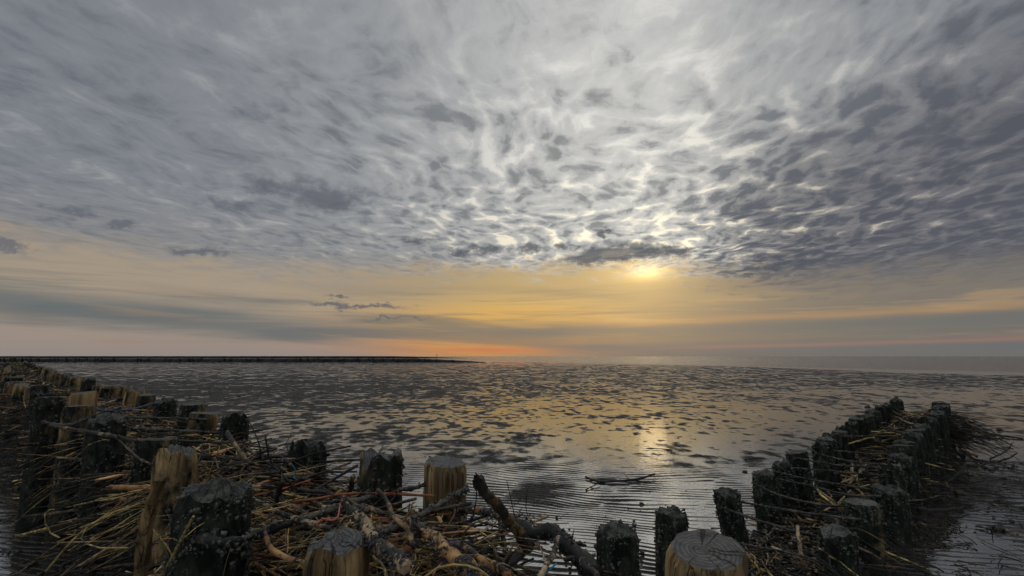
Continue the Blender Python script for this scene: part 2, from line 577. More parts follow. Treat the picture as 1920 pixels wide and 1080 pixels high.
def mat_post():
    """bare = how much of the stem is clean wood (object property), height = its top"""
    m, bs = material('post_wood')
    c = coord()
    x, y, z = sep(c)
    seed = attr('seed')
    cs = vadd(c, vec(seed * 3.0, seed * 7.0, seed * 5.0))
    grain = noise(vmul(cs, (26.0, 26.0, 1.6)), 1.0, 5.0, 0.6)
    tone = noise(vmul(cs, (5.0, 5.0, 0.8)), 1.0, 3.0, 0.5)
    bare_c = mixc(sstep(0.36, 0.66, grain), (0.12, 0.080, 0.038), (0.52, 0.365, 0.175))
    crackn = noise(vmul(cs, (42.0, 42.0, 1.1)), 1.0, 3.0, 0.55)
    crackl = sstep(0.030, 0.0, mth('ABSOLUTE', crackn - 0.5)) * sstep(0.42, 0.60, noise(cs, 6.0, 2.0, 0.5))
    bare_c = mixc(crackl, bare_c, (0.020, 0.015, 0.010))
    knot = sstep(0.16, 0.05, voro3(vmul(cs, (1.0, 1.0, 0.8)), 9.0))
    bare_c = mixc(knot * 0.85, bare_c, (0.055, 0.034, 0.018))
    bare_c = mixc(sstep(0.42, 0.66, tone) * 0.8, bare_c, (0.085, 0.066, 0.042))
    crust_n = noise(vmul(cs, (1.0, 1.0, 0.55)), 30.0, 6.0, 0.72)
    patch = noise(vmul(cs, (7.0, 7.0, 4.0)), 1.0, 5.0, 0.65)
    crust = mixc(sstep(0.38, 0.66, crust_n), (0.006, 0.007, 0.006), (0.046, 0.053, 0.041))
    crust = mixc(sstep(0.61, 0.68, crust_n) * 0.7, crust, (0.28, 0.29, 0.25))
    green = noise(cs, 9.0, 3.0, 0.6)
    crust = mixc(sstep(0.45, 0.7, green) * 0.5, crust, (0.012, 0.024, 0.014))
    bare = attr('bare')
    lim = attr('waterline')
    f = clamp01((patch - 0.5) * 6.5 + (bare - 0.5) * 2.8 + (z - lim) * 1.6 * sstep(0.02, 0.2, bare) + 0.15)
    col = mixc(f, crust, bare_c)
    put(bs.inputs['Base Color'], col)
    put(bs.inputs['Roughness'], 0.85 - 0.25 * sstep(0.5, 0.75, crust_n))
    bs.inputs['Specular IOR Level'].default_value = 0.15
    h = grain * f * 0.4 - crackl * f * 0.8 + 0.0 + crust_n * (1.0 - f) * 1.4
    put(bs.inputs['Normal'], bump(h, 0.9, 0.009))
    return m


def mat_endgrain():
    m, bs = material('end_grain')
    c = coord()
    x, y, z = sep(c)
    seed = attr('seed')
    cs = vadd(c, vec(seed * 3.0, seed * 7.0, 0.0))
    wob = noise(cs, 9.0, 3.0, 0.5)
    xo = x + mth('SINE', seed * 2.1) * 0.018
    yo = y + mth('COSINE', seed * 1.3) * 0.018
    rad = mth('SQRT', xo * xo + yo * yo * 1.15) + (wob - 0.5) * 0.020
    ring = mth('SINE', rad * 640.0 + (wob - 0.5) * 5.0) * 0.5 + 0.5
    ring = ring * sstep(0.30, 0.62, noise(cs, 17.0, 4.0, 0.6), 0.4, 1.0)
    fine = noise(cs, 60.0, 5.0, 0.65)
    crack = sstep(0.48, 0.50, noise(vec(mth('ARCTAN2', y, x) * 2.2, rad * 6.0, seed), 2.0, 3.0, 0.5)) 
    ang_ = mth('ARCTAN2', yo, xo)
    crk = sstep(0.035, 0.0, mth('ABSOLUTE', noise(vec(mth('SINE', ang_) * 2.0, mth('COSINE', ang_) * 2.0, rad * 2.0 + seed), 0.9, 0.0, 0.5) - 0.5)) * sstep(0.0, 0.03, rad)
    col = mixc(ring, (0.095, 0.096, 0.096), (0.19, 0.188, 0.18))
    col = mixc(crk * 0.85, col, (0.012, 0.012, 0.012))
    col = mixc(sstep(0.42, 0.70, fine) * 0.6, col, (0.022, 0.022, 0.021))
    bare = attr('bare')
    col = mixc(clamp01((bare - 0.7) * 1.6) * 0.5, col, (0.17, 0.12, 0.065))
    gr = noise(cs, 34.0, 5.0, 0.7)
    grown = mixc(sstep(0.40, 0.66, gr), (0.012, 0.014, 0.012), (0.10, 0.108, 0.092))
    cov = clamp01((0.42 - bare) * 3.0 + (noise(cs, 11.0, 4.0, 0.6) - 0.5) * 3.0)
    col = mixc(cov, col, grown)
    put(bs.inputs['Base Color'], col)
    bs.inputs['Roughness'].default_value = 0.72
    bs.inputs['Specular IOR Level'].default_value = 0.35
    put(bs.inputs['Normal'], bump(ring * (1.0 - cov) * 0.35 + fine * 0.8 - crk * 1.2 + gr * cov * 1.6, 0.9, 0.006))
    return m


def mat_crust(name, dark, light, gloss=0.5):
    m, bs = material(name)
    c = coord()
    n = noise(c, 55.0, 4.0, 0.7)
    n2 = noise(c, 190.0, 2.0, 0.6)
    col = mixc(sstep(0.35, 0.70, n), dark, light)
    put(bs.inputs['Base Color'], col)
    bs.inputs['Roughness'].default_value = gloss
    bs.inputs['Specular IOR Level'].default_value = 0.45
    put(bs.inputs['Normal'], bump(n2, 0.6, 0.004))
    return m


def mat_stick(name, base, hi, coat, cover, gloss=0.6):
    """bark or reed: along-grain tone with dark growth in clumps"""
    m, bs = material(name)
    c = coord()
    n = noise(c, 22.0, 4.0, 0.65)
    p = noise(c, 7.5, 4.0, 0.65)
    f = noise(c, 120.0, 3.0, 0.6)
    col = mixc(sstep(0.35, 0.68, n), base, hi)
    tn = E.nt.nodes.new('ShaderNodeAttribute')
    tn.attribute_name = 'tone'
    k = 1.0 + E(tn.outputs['Fac'])
    col = vmul(col, vec(k, k, k))
    col = mixc(sstep(0.60 - cover * 0.35, 0.68 - cover * 0.30, p * 0.75 + f * 0.25), col, coat)
    put(bs.inputs['Base Color'], col)
    bs.inputs['Roughness'].default_value = gloss
    bs.inputs['Specular IOR Level'].default_value = 0.4
    put(bs.inputs['Normal'], bump(n * 0.4 + f * 0.6, 0.6, 0.003))
    return m


POST = mat_post()
ENDG = mat_endgrain()
CRUST = mat_crust('barnacle_crust', (0.010, 0.013, 0.010), (0.17, 0.185, 0.155))
MUSSEL = mat_crust('mussel_clump', (0.008, 0.009, 0.013), (0.085, 0.095, 0.115), 0.3)
BARK = mat_stick('peeled_orange_bark', (0.34, 0.165, 0.060), (0.66, 0.40, 0.170), (0.014, 0.015, 0.015), 0.40)
PALE = mat_stick('pale_driftwood', (0.29, 0.205, 0.110), (0.58, 0.44, 0.265), (0.016, 0.016, 0.015), 0.38)
REED = mat_stick('yellow_reed', (0.34, 0.235, 0.070), (0.72, 0.55, 0.20), (0.075, 0.055, 0.024), 0.35, 0.55)
TWIG = mat_stick('brown_twig', (0.12, 0.080, 0.040), (0.36, 0.245, 0.125), (0.014, 0.014, 0.012), 0.5)
DARK = mat_stick('weed_coated_twig', (0.008, 0.008, 0.007), (0.040, 0.034, 0.024), (0.006, 0.007, 0.006), 0.5)
RUST = mat_stick('rust_red_bark', (0.22, 0.060, 0.018), (0.36, 0.120, 0.035), (0.020, 0.015, 0.012), 0.2)
WIRE = mat_stick('weedy_wire', (0.022, 0.024, 0.020), (0.11, 0.105, 0.08), (0.006, 0.008, 0.007), 0.4)


# ------------------------------------------------------------------ tubes
class Tubes:
    """many tapered tubes gathered into one mesh"""

    def __init__(self):
        self.V = []; self.F = []; self.n = 0; self.T = []

    def add(self, pts, radii, sides=5, cap=True, rough=0.0, tone=0.0):
        pts = np.asarray(pts, float)
        k = len(pts)
        radii = np.broadcast_to(np.asarray(radii, float), (k,))
        tan = np.gradient(pts, axis=0)
        tan /= np.linalg.norm(tan, axis=1, keepdims=True) + 1e-9
        ref = np.array([0.0, 0.0, 1.0]) if abs(tan[0][2]) < 0.8 else np.array([1.0, 0.0, 0.0])
        u = np.cross(tan, ref); u /= np.linalg.norm(u, axis=1, keepdims=True) + 1e-9
        v = np.cross(tan, u)
        a = np.linspace(0, 2 * np.pi, sides, endpoint=False)
        rr = radii[:, None] * np.ones((1, sides))
        if rough:
            s_ = rng.uniform(0, 90)
            ii, jj_ = np.meshgrid(np.arange(k), a, indexing='ij')
            rr = rr * (1 + 2.2 * rough * perlin(np.cos(jj_) * 1.3 + s_ + ii * 0.31, np.sin(jj_) * 1.3 + ii * 0.43, 5) + rng.uniform(-rough, rough, rr.shape) * 0.5)
        ring = pts[:, None, :] + rr[..., None] * (np.cos(a)[None, :, None] * u[:, None, :] + np.sin(a)[None, :, None] * v[:, None, :])
        V = ring.reshape(-1, 3)
        i = np.arange(k - 1)[:, None]; j = np.arange(sides)[None, :]; j2 = (j + 1) % sides
        F = np.stack([i * sides + j, i * sides + j2, (i + 1) * sides + j2, (i + 1) * sides + j], -1).reshape(-1, 4)
        if cap:
            V = np.vstack([V, pts[:1], pts[-1:]])
            c0, c1 = k * sides, k * sides + 1
            jj = np.arange(sides); jn = (jj + 1) % sides
            F0 = np.stack([np.full(sides, c0), jn, jj, jj], -1)
            b = (k - 1) * sides
            F1 = np.stack([np.full(sides, c1), b + jj, b + jn, b + jn], -1)
            self.tri = True
            F = np.vstack([F, F0, F1])
        self.V.append(V); self.F.append(F + self.n); self.n += len(V); self.T.append(np.full(len(V), tone, np.float32))

    def mesh(self, name):
        V = np.vstack(self.V); F = np.vstack(self.F)
        tri = F[:, 2] == F[:, 3]
        Q = F[~tri]
        T = np.vstack([Q[:, [0, 1, 2]], Q[:, [0, 2, 3]], F[tri][:, :3]])
        me = mesh_np(name, V, T)
        at = me.attributes.new('tone', 'FLOAT', 'POINT')
        at.data.foreach_set('value', np.concatenate(self.T))
        return me


def spline(ctrl, n):
    """Catmull-Rom through the control points"""
    P = np.asarray(ctrl, float)
    if len(P) == 2:
        t = np.linspace(0, 1, n)[:, None]
        return P[0] * (1 - t) + P[1] * t
    Q = np.vstack([2 * P[0] - P[1], P, 2 * P[-1] - P[-2]])
    out = []
    m = len(P) - 1
    for t in np.linspace(0, m, n):
        i = min(int(t), m - 1); u = t - i
        p0, p1, p2, p3 = Q[i:i + 4]
        out.append(0.5 * (2 * p1 + (p2 - p0) * u + (2 * p0 - 5 * p1 + 4 * p2 - p3) * u * u + (3 * p1 - p0 - 3 * p2 + p3) * u ** 3))
    return np.array(out)


def blobs(points, sizes, normals=None, flat=0.6):
    """small faceted lumps (octahedra with jitter), joined"""
    P = np.asarray(points, float); n = len(P)
    base = np.array([[1, 0, 0], [0, 1, 0], [-1, 0, 0], [0, -1, 0], [0, 0, 1], [0, 0, -1]], float)
    T = np.array([[0, 1, 4], [1, 2, 4], [2, 3, 4], [3, 0, 4], [1, 0, 5], [2, 1, 5], [3, 2, 5], [0, 3, 5]])
    V = base[None] * (1 + rng.uniform(-0.35, 0.35, (n, 6, 1)))
    A = rng.normal(size=(n, 3, 3))
    q, _ = np.linalg.qr(A)
    V = np.einsum('nij,nkj->nki', q, V) * np.asarray(sizes)[:, None, None]
    V = V + P[:, None, :]
    F = T[None] + (np.arange(n) * 6)[:, None, None]
    return V.reshape(-1, 3), F.reshape(-1, 3)


# ------------------------------------------------------------------ posts
def post_mesh(seed, r, h, style, sides=26, rings=26, detail=1.0, deep=0.35):
    """a driven post: stem from below the mud to the top; returns stem mesh and top mesh (own origin at mud level)"""
    rg = np.random.default_rng(seed)
    zs = np.concatenate([[-deep], np.linspace(-0.02, h * 0.55, rings // 2), np.linspace(h * 0.55, h, rings - rings // 2)[1:]])
    a = np.linspace(0, 2 * np.pi, sides, endpoint=False)
    Z, A = np.meshgrid(zs, a, indexing='ij')
    ca, sa = np.cos(A), np.sin(A)
    oval = 1 + 0.06 * np.cos(2 * A + rg.uniform(0, 6))
    bark = perlin(ca * 3.2 + seed * 3.1, sa * 3.2 + Z * 1.2, seed) * 0.05 + perlin(ca * 9 + seed, sa * 9 + Z * 7.0, seed + 3) * 0.035 * detail
    lump = perlin(ca * 1.6 + seed, sa * 1.6 + Z * 5.0, seed + 5) * 0.06
    taper = 1.06 - 0.06 * np.clip(Z / h, 0, 1)
    RR = r * taper * oval * (1 + bark + lump)
    # bevelled, worn rim
    rim = np.clip((Z - (h - 0.018)) / 0.018, 0, 1)
    RR = RR * (1 - 0.10 * rim ** 2)
    if style == 'rotten':
        RR = RR * (1 - 0.16 * smooth(h - 0.16, h, Z) * (0.5 + perlin(ca * 2 + seed, sa * 2, seed + 8)))
    tilt_a = rg.uniform(0, 2 * np.pi)
    slope = {'flat': 0.10, 'rotten': 0.15, 'worn': 0.10, 'cleft': 0.05, 'far': 0.15}[style] * rg.uniform(0.4, 1.3)

    def top_off(x, y):
        zz = slope * (x * np.cos(tilt_a) + y * np.sin(tilt_a))
        nx, ny = x / r, y / r
        if style == 'rotten':
            zz = zz + r * 0.55 * perlin(nx * 1.5 + seed, ny * 1.5, seed + 11) + r * 0.22 * perlin(nx * 5, ny * 5, seed + 12)
        elif style == 'worn':
            d = np.hypot(nx, ny)
            zz = zz + r * (-0.30 * d ** 2 + 0.24 * perlin(nx * 1.8 + seed, ny * 1.8, seed + 11) + 0.10 * perlin(nx * 6, ny * 6, seed + 12))
        elif style == 'cleft':
            g = np.exp(-((nx - 0.08 + 0.1 * ny) / 0.22) ** 2)
            zz = zz - r * 0.75 * g + r * 0.35 * perlin(nx * 2.3 + seed, ny * 2.3, seed + 11) + r * 0.18 * perlin(nx * 7, ny * 7, seed + 12)
        else:
            zz = zz + r * 0.05 * perlin(nx * 4, ny * 4, seed + 12)
        return zz
    X = RR * ca; Y = RR * sa
    w = smooth(h * 0.5, h, Z)
    Zt = Z + top_off(X, Y) * w
    V = np.stack([X, Y, Zt], -1).reshape(-1, 3)
    n = len(zs)
    i = np.arange(n - 1)[:, None]; j = np.arange(sides)[None, :]; j2 = (j + 1) % sides
    F = np.stack([i * sides + j, i * sides + j2, (i + 1) * sides + j2, (i + 1) * sides + j], -1).reshape(-1, 4)
    stem = mesh_np('stem', V, F)
    # sawn or rotted top: concentric rings, a hair inside the rim
    rim_r = RR[-1]
    m = 7 if detail > 0.5 else 3
    TV = []; TF = []
    for k in range(m):
        s = 1.0 - k / m
        xx = rim_r * s * np.cos(a); yy = rim_r * s * np.sin(a)
        TV.append(np.stack([xx, yy, h + top_off(xx, yy) + (0.0015 if k else 0.0)], -1))
    TV.append(np.array([[0, 0, h + float(top_off(np.array(0.0), np.array(0.0)))]]))
    TV = np.vstack(TV)
    for k in range(m - 1):
        for q in range(sides):
            q2 = (q + 1) % sides
            TF.append((k * sides + q, k * sides + q2, (k + 1) * sides + q2, (k + 1) * sides + q))
    for q in range(sides):
        TF.append(((m - 1) * sides + q, (m - 1) * sides + (q + 1) % sides, m * sides))
    top = mesh_np('sawn_top', TV, TF)
    return stem, top


def ground_z(x, y):
    return float(mud_height(np.array([x]), np.array([y]))[0])


POSTS = []


def make_post(x, y, top, dia, style, bare, label, group, lean=(0, 0), seed=None, level=2, line=None, rot=None):
    """level 2: near post with top and barnacles as parts; 1: stem and top; 0: one mesh"""
    seed = seed if seed is not None else len(POSTS) * 7 + 3
    gz = min(ground_z(x, y), 0.0)
    h = top - gz
    x -= h * math.sin(lean[0]); y += h * math.sin(lean[1])
    r = dia / 2
    line = h * 0.5 if line is None else line
    if level == 0:
        stem, tp = post_mesh(seed, r, h, style, 12, 8, 0.3)
    else:
        stem, tp = post_mesh(seed, r, h, style)
    root = bpy.data.objects.new('wooden_post', None)
    root.empty_display_size = 0.1
    COL.objects.link(root)
    root.location = (x, y, gz)
    root.rotation_euler = (lean[1], lean[0], (rot if rot is not None else (seed * 1.7) % 6.28) if lean == (0, 0) else 0.0)
    root['label'] = label; root['category'] = 'post'; root['group'] = group
    pr = dict(seed=float(seed % 13), bare=float(bare), waterline=float(line))
    add('stem', stem, POST, root, **pr)
    add('sawn_top', tp, ENDG, root, **pr)
    if level == 2:
        n = int(1500 * (1.15 - bare) * (0.35 + 0.9 * ((seed * 13) % 7) / 7))
        if dia > 0.165:
            n *= 3
        rg = np.random.default_rng(seed + 99)
        a = rg.uniform(0, 2 * np.pi, n)
        z = h * (1 - np.abs(rg.normal(0, 0.42, n)))
        if bare > 0.4:
            z = z * 0.75
        keep = (z > 0.0) & (z < h * 0.985) & (perlin(a * 2.2, z * 13, seed) > 0.04)
        a, z = a[keep], z[keep]
        co = np.array([v.co for v in stem.vertices])
        vz = co[:, 2]; va = np.arctan2(co[:, 1], co[:, 0]) % (2 * np.pi)
        P = []
        for aa, zz in zip(a, z):
            k = np.argmin(((va - aa + np.pi) % (2 * np.pi) - np.pi) ** 2 * r * r + (vz - zz) ** 2)
            P.append(co[k] * [1.0, 1.0, 0] + [rg.normal(0, .004), rg.normal(0, .004), zz])
        if P:
            V, F = blobs(P, np.abs(rg.normal(0.0015, 0.0026, len(P))) + 0.0015)
            add('barnacles', mesh_np('barnacles', V, F, False), CRUST, root, kind='stuff')
    POSTS.append((root, x, y, top, r))
    return root


ORD = ['nearest', 'second', 'third', 'fourth', 'fifth', 'sixth', 'seventh', 'eighth', 'ninth', 'tenth', 'eleventh',
       'twelfth', 'thirteenth', 'fourteenth', 'fifteenth', 'sixteenth', 'seventeenth', 'eighteenth', 'nineteenth', 'twentieth']
GL, GR, GC = 'posts of the left groyne', 'posts of the right groyne', 'posts of the corner between the groynes'

# ---- posts that stand out, placed one by one: x, y, top height, diameter, style, bare wood, lean
NEAR_POSTS = [
    (-0.75, 1.28, 0.68, .170, 'worn', 0.02, (0.0, -0.05), 'thick barnacle-crusted black-green post at lower left foreground', GC),
    (-0.40, 1.18, 0.59, .135, 'worn', 0.66, (0.02, 0.0), 'weathered post with grooved swirling grey top at bottom centre left', GC),
    (0.42, 1.10, 0.60, .160, 'flat', 0.80, (0.05, 0.16), 'pale yellow post with dark ringed sawn top at bottom right foreground', GC),
    (-0.25, 1.87, 0.61, .160, 'flat', 0.55, (-0.01, 0.02), 'brown post with round flat ringed top behind the orange stick', GC),
    (-0.51, 1.95, 0.62, .158, 'cleft', 0.33, (0.0, 0.0), 'rotten cleft post with split dark top beside the round brown post', GC),
    (-0.91, 2.22, 0.62, .150, 'cleft', 0.10, (0.0, 0.0), 'black rotten post with notched top and cyan string beside it', GC),
    (0.37, 1.79, 0.41, .155, 'worn', 0.0, (0.02, 0.0), 'short black round-topped post left of the pale yellow post', GC),
    (0.75, 2.38, 0.29, .150, 'worn', 0.0, (0.04, 0.0), 'black post half hidden behind the pale yellow post', GC),
    (-1.59, 2.85, 0.66, .155, 'rotten', 0.05, (0.05, 0.0), 'dark mossy post standing apart at the water side of left groyne', GL),
    (-1.88, 3.01, 0.66, .150, 'flat', 0.62, (0.08, 0.0), 'brown post with slanted top next to the dark mossy post', GL),
    (-2.11, 3.25, 0.69, .145, 'flat', 0.30, (0.03, 0.0), 'grey-brown post just behind the brown slanted post', GL),
    (-2.63, 3.74, 0.655, .150, 'rotten', 0.0, (0.0, 0.0), 'black knobbly rotten post with rounded head on left groyne', GL),
    (-1.11, 1.65, 0.685, .130, 'rotten', 0.50, (-0.05, 0.0), 'orange-tan bare wood post with splintered side on left groyne', GL),
    (-1.38, 1.93, 0.68, .145, 'flat', 0.22, (0.03, 0.0), 'mossy post with one clean corner behind the orange-tan post', GL),
    (-1.93, 2.35, 0.72, .145, 'worn', 0.05, (-0.04, 0.0), 'dark crusted post on the outer side of left groyne beside the long slanting stick', GL),
    (-2.51, 2.85, 0.715, .150, 'flat', 0.45, (0.0, 0.0), 'dark post with one orange side, outer row of left groyne', GL),
    (-2.84, 3.02, 0.75, .150, 'flat', 0.15, (0.0, 0.0), 'dark flat-topped post in the outer row of left groyne beside the tan one', GL),
    (-3.10, 3.55, 0.74, .150, 'flat', 0.85, (0.0, 0.0), 'tan light-sided post with grey top in the outer row of left groyne', GL),
]
for (x, y, t, d, st, ba, le, lab, grp) in NEAR_POSTS:
    make_post(x, y, t, d, st, ba, lab, grp, lean=le)

# ---- right groyne: the row towards the open flats and the row behind it
RIGHT_IN = [(1.12, 2.64, .31, .14, (-0.14, 0.0)), (1.47, 2.93, .33, .14, (-.05, 0)), (1.66, 3.08, .345, .13, (-.08, 0)), (1.80, 3.15, .395, .14, (-.05, 0)),
            (2.14, 3.44, .385, .14, (-.03, 0)), (2.42, 3.76, .395, .14, (0, 0)), (2.66, 3.98, .41, .13, (0, 0)), (2.90, 4.22, .41, .13, (.03, 0)),
            (3.14, 4.44, .43, .125, (0, 0)), (3.40, 4.66, .445, .13, (0, 0)), (3.68, 4.92, .45, .125, (0, 0)), (3.98, 5.20, .455, .12, (0.02, 0)), (4.25, 5.42, .475, .14, (0, 0))]
RIGHT_OUT = [(1.38, 2.16, .28, .145, (.03, 0), .25), (1.69, 2.45, .30, .15, (0, 0), .30), (2.06, 2.76, .29, .16, (.02, 0), .05), (2.27, 3.00, .345, .12, (0, 0), .35),
             (2.50, 3.20, .37, .14, (0, 0), .05), (2.78, 3.52, .40, .13, (.03, 0), .12), (3.02, 3.74, .42, .14, (0, 0), .02), (3.30, 3.98, .44, .13, (0, 0), .02),
             (3.60, 4.26, .46, .13, (0, 0), .02), (3.92, 4.54, .48, .13, (0, 0), 0.0), (4.22, 4.84, .50, .13, (0, 0), 0.0), (4.44, 5.10, .49, .13, (0, 0), 0.0)]
def denser(rows):
    out = []
    for k, rw in enumerate(rows):
        out.append(rw)
        if 4 <= k < len(rows) - 1:
            nx_ = rows[k + 1]
            out.append(((rw[0] + nx_[0]) / 2 + .02 * (k % 3 - 1), (rw[1] + nx_[1]) / 2, (rw[2] + nx_[2]) / 2 + .012 * ((k * 5) % 3 - 1), rw[3], (0.03 * (k % 3 - 1), 0), *rw[5:]))
    return out


RIGHT_IN = denser(RIGHT_IN)
RIGHT_OUT = denser(RIGHT_OUT)
ORD += ['twenty-first', 'twenty-second', 'twenty-third', 'twenty-fourth']
for i, (x, y, t, d, le) in enumerate(RIGHT_IN):
    make_post(x, y, t + 0.0025 * i, d * 0.86, ['rotten', 'worn', 'rotten', 'flat'][i % 4] if i else 'worn', [0.0, .12, .05, .18][i % 4], ('%s black post from the camera in the water side row of right groyne' % ORD[i]) if i else 'black leaning post nearest the camera in the water side row of right groyne',
              GR, lean=le, level=2 if i < 7 else 1)
for i, (x, y, t, d, le, ba) in enumerate(RIGHT_OUT):
    make_post(x, y, t + 0.0015 * i, d, ['worn', 'flat', 'worn', 'rotten'][i % 4], ba, '%s post from the camera in the outer row of right groyne' % ORD[i], GR, lean=le, level=2 if i < 5 else 1)

# ---- left groyne running away to the left, two rows
def left_line(s, off):
    """s metres along from (-1.4, 2.35); off across, + towards the open flats"""
    d1 = np.array([-0.753, 0.658]); d2 = np.array([-0.722, 0.692])
    p = np.array([-1.42, 2.36]) + d1 * min(s, 7.0) + d2 * max(s - 7.0, 0.0)
    d = d1 if s < 7 else d2
    nrm = np.array([d[1], -d[0]]) * -1.0
    nrm = np.array([0.66, 0.75])
    return p + nrm * off


sl_in = [2.75, 3.15, 3.95, 4.35, 5.05, 5.55]
s = 6.1
while s < 34:
    sl_in.append(s)
    s += 0.50 + 0.006 * s + (len(sl_in) * 37 % 11) * 0.018
sl_out = []
s = 2.75
while s < 34:
    sl_out.append(s)
    s += 0.48 + 0.006 * s + (len(sl_out) * 29 % 13) * 0.017
for row, lst, off in (('water side', sl_in, 0.34), ('outer', sl_out, -0.31)):
    for i, s in enumerate(lst):
        rg = np.random.default_rng(i * 31 + (5 if off > 0 else 900))
        p = left_line(s, off + rg.normal(0, 0.03))
        top = 0.69 + rg.normal(0, 0.025)
        lab = ('%s post along the %s row of left groyne, past the near cluster' % (ORD[i] if i else 'first', row)) if i < 14 else 'small distant post far along the %s row of left groyne' % row
        make_post(p[0], p[1], top, rg.uniform(.13, .165), ['flat', 'rotten', 'flat', 'worn'][i % 4], float(rg.choice([.08, .3, .45, .62])), lab, GL if i < 14 else 'distant posts far along the left groyne, %s row' % row,
                  lean=(rg.normal(0, .03), rg.normal(0, .03)), level=1 if s < 9 else 0)

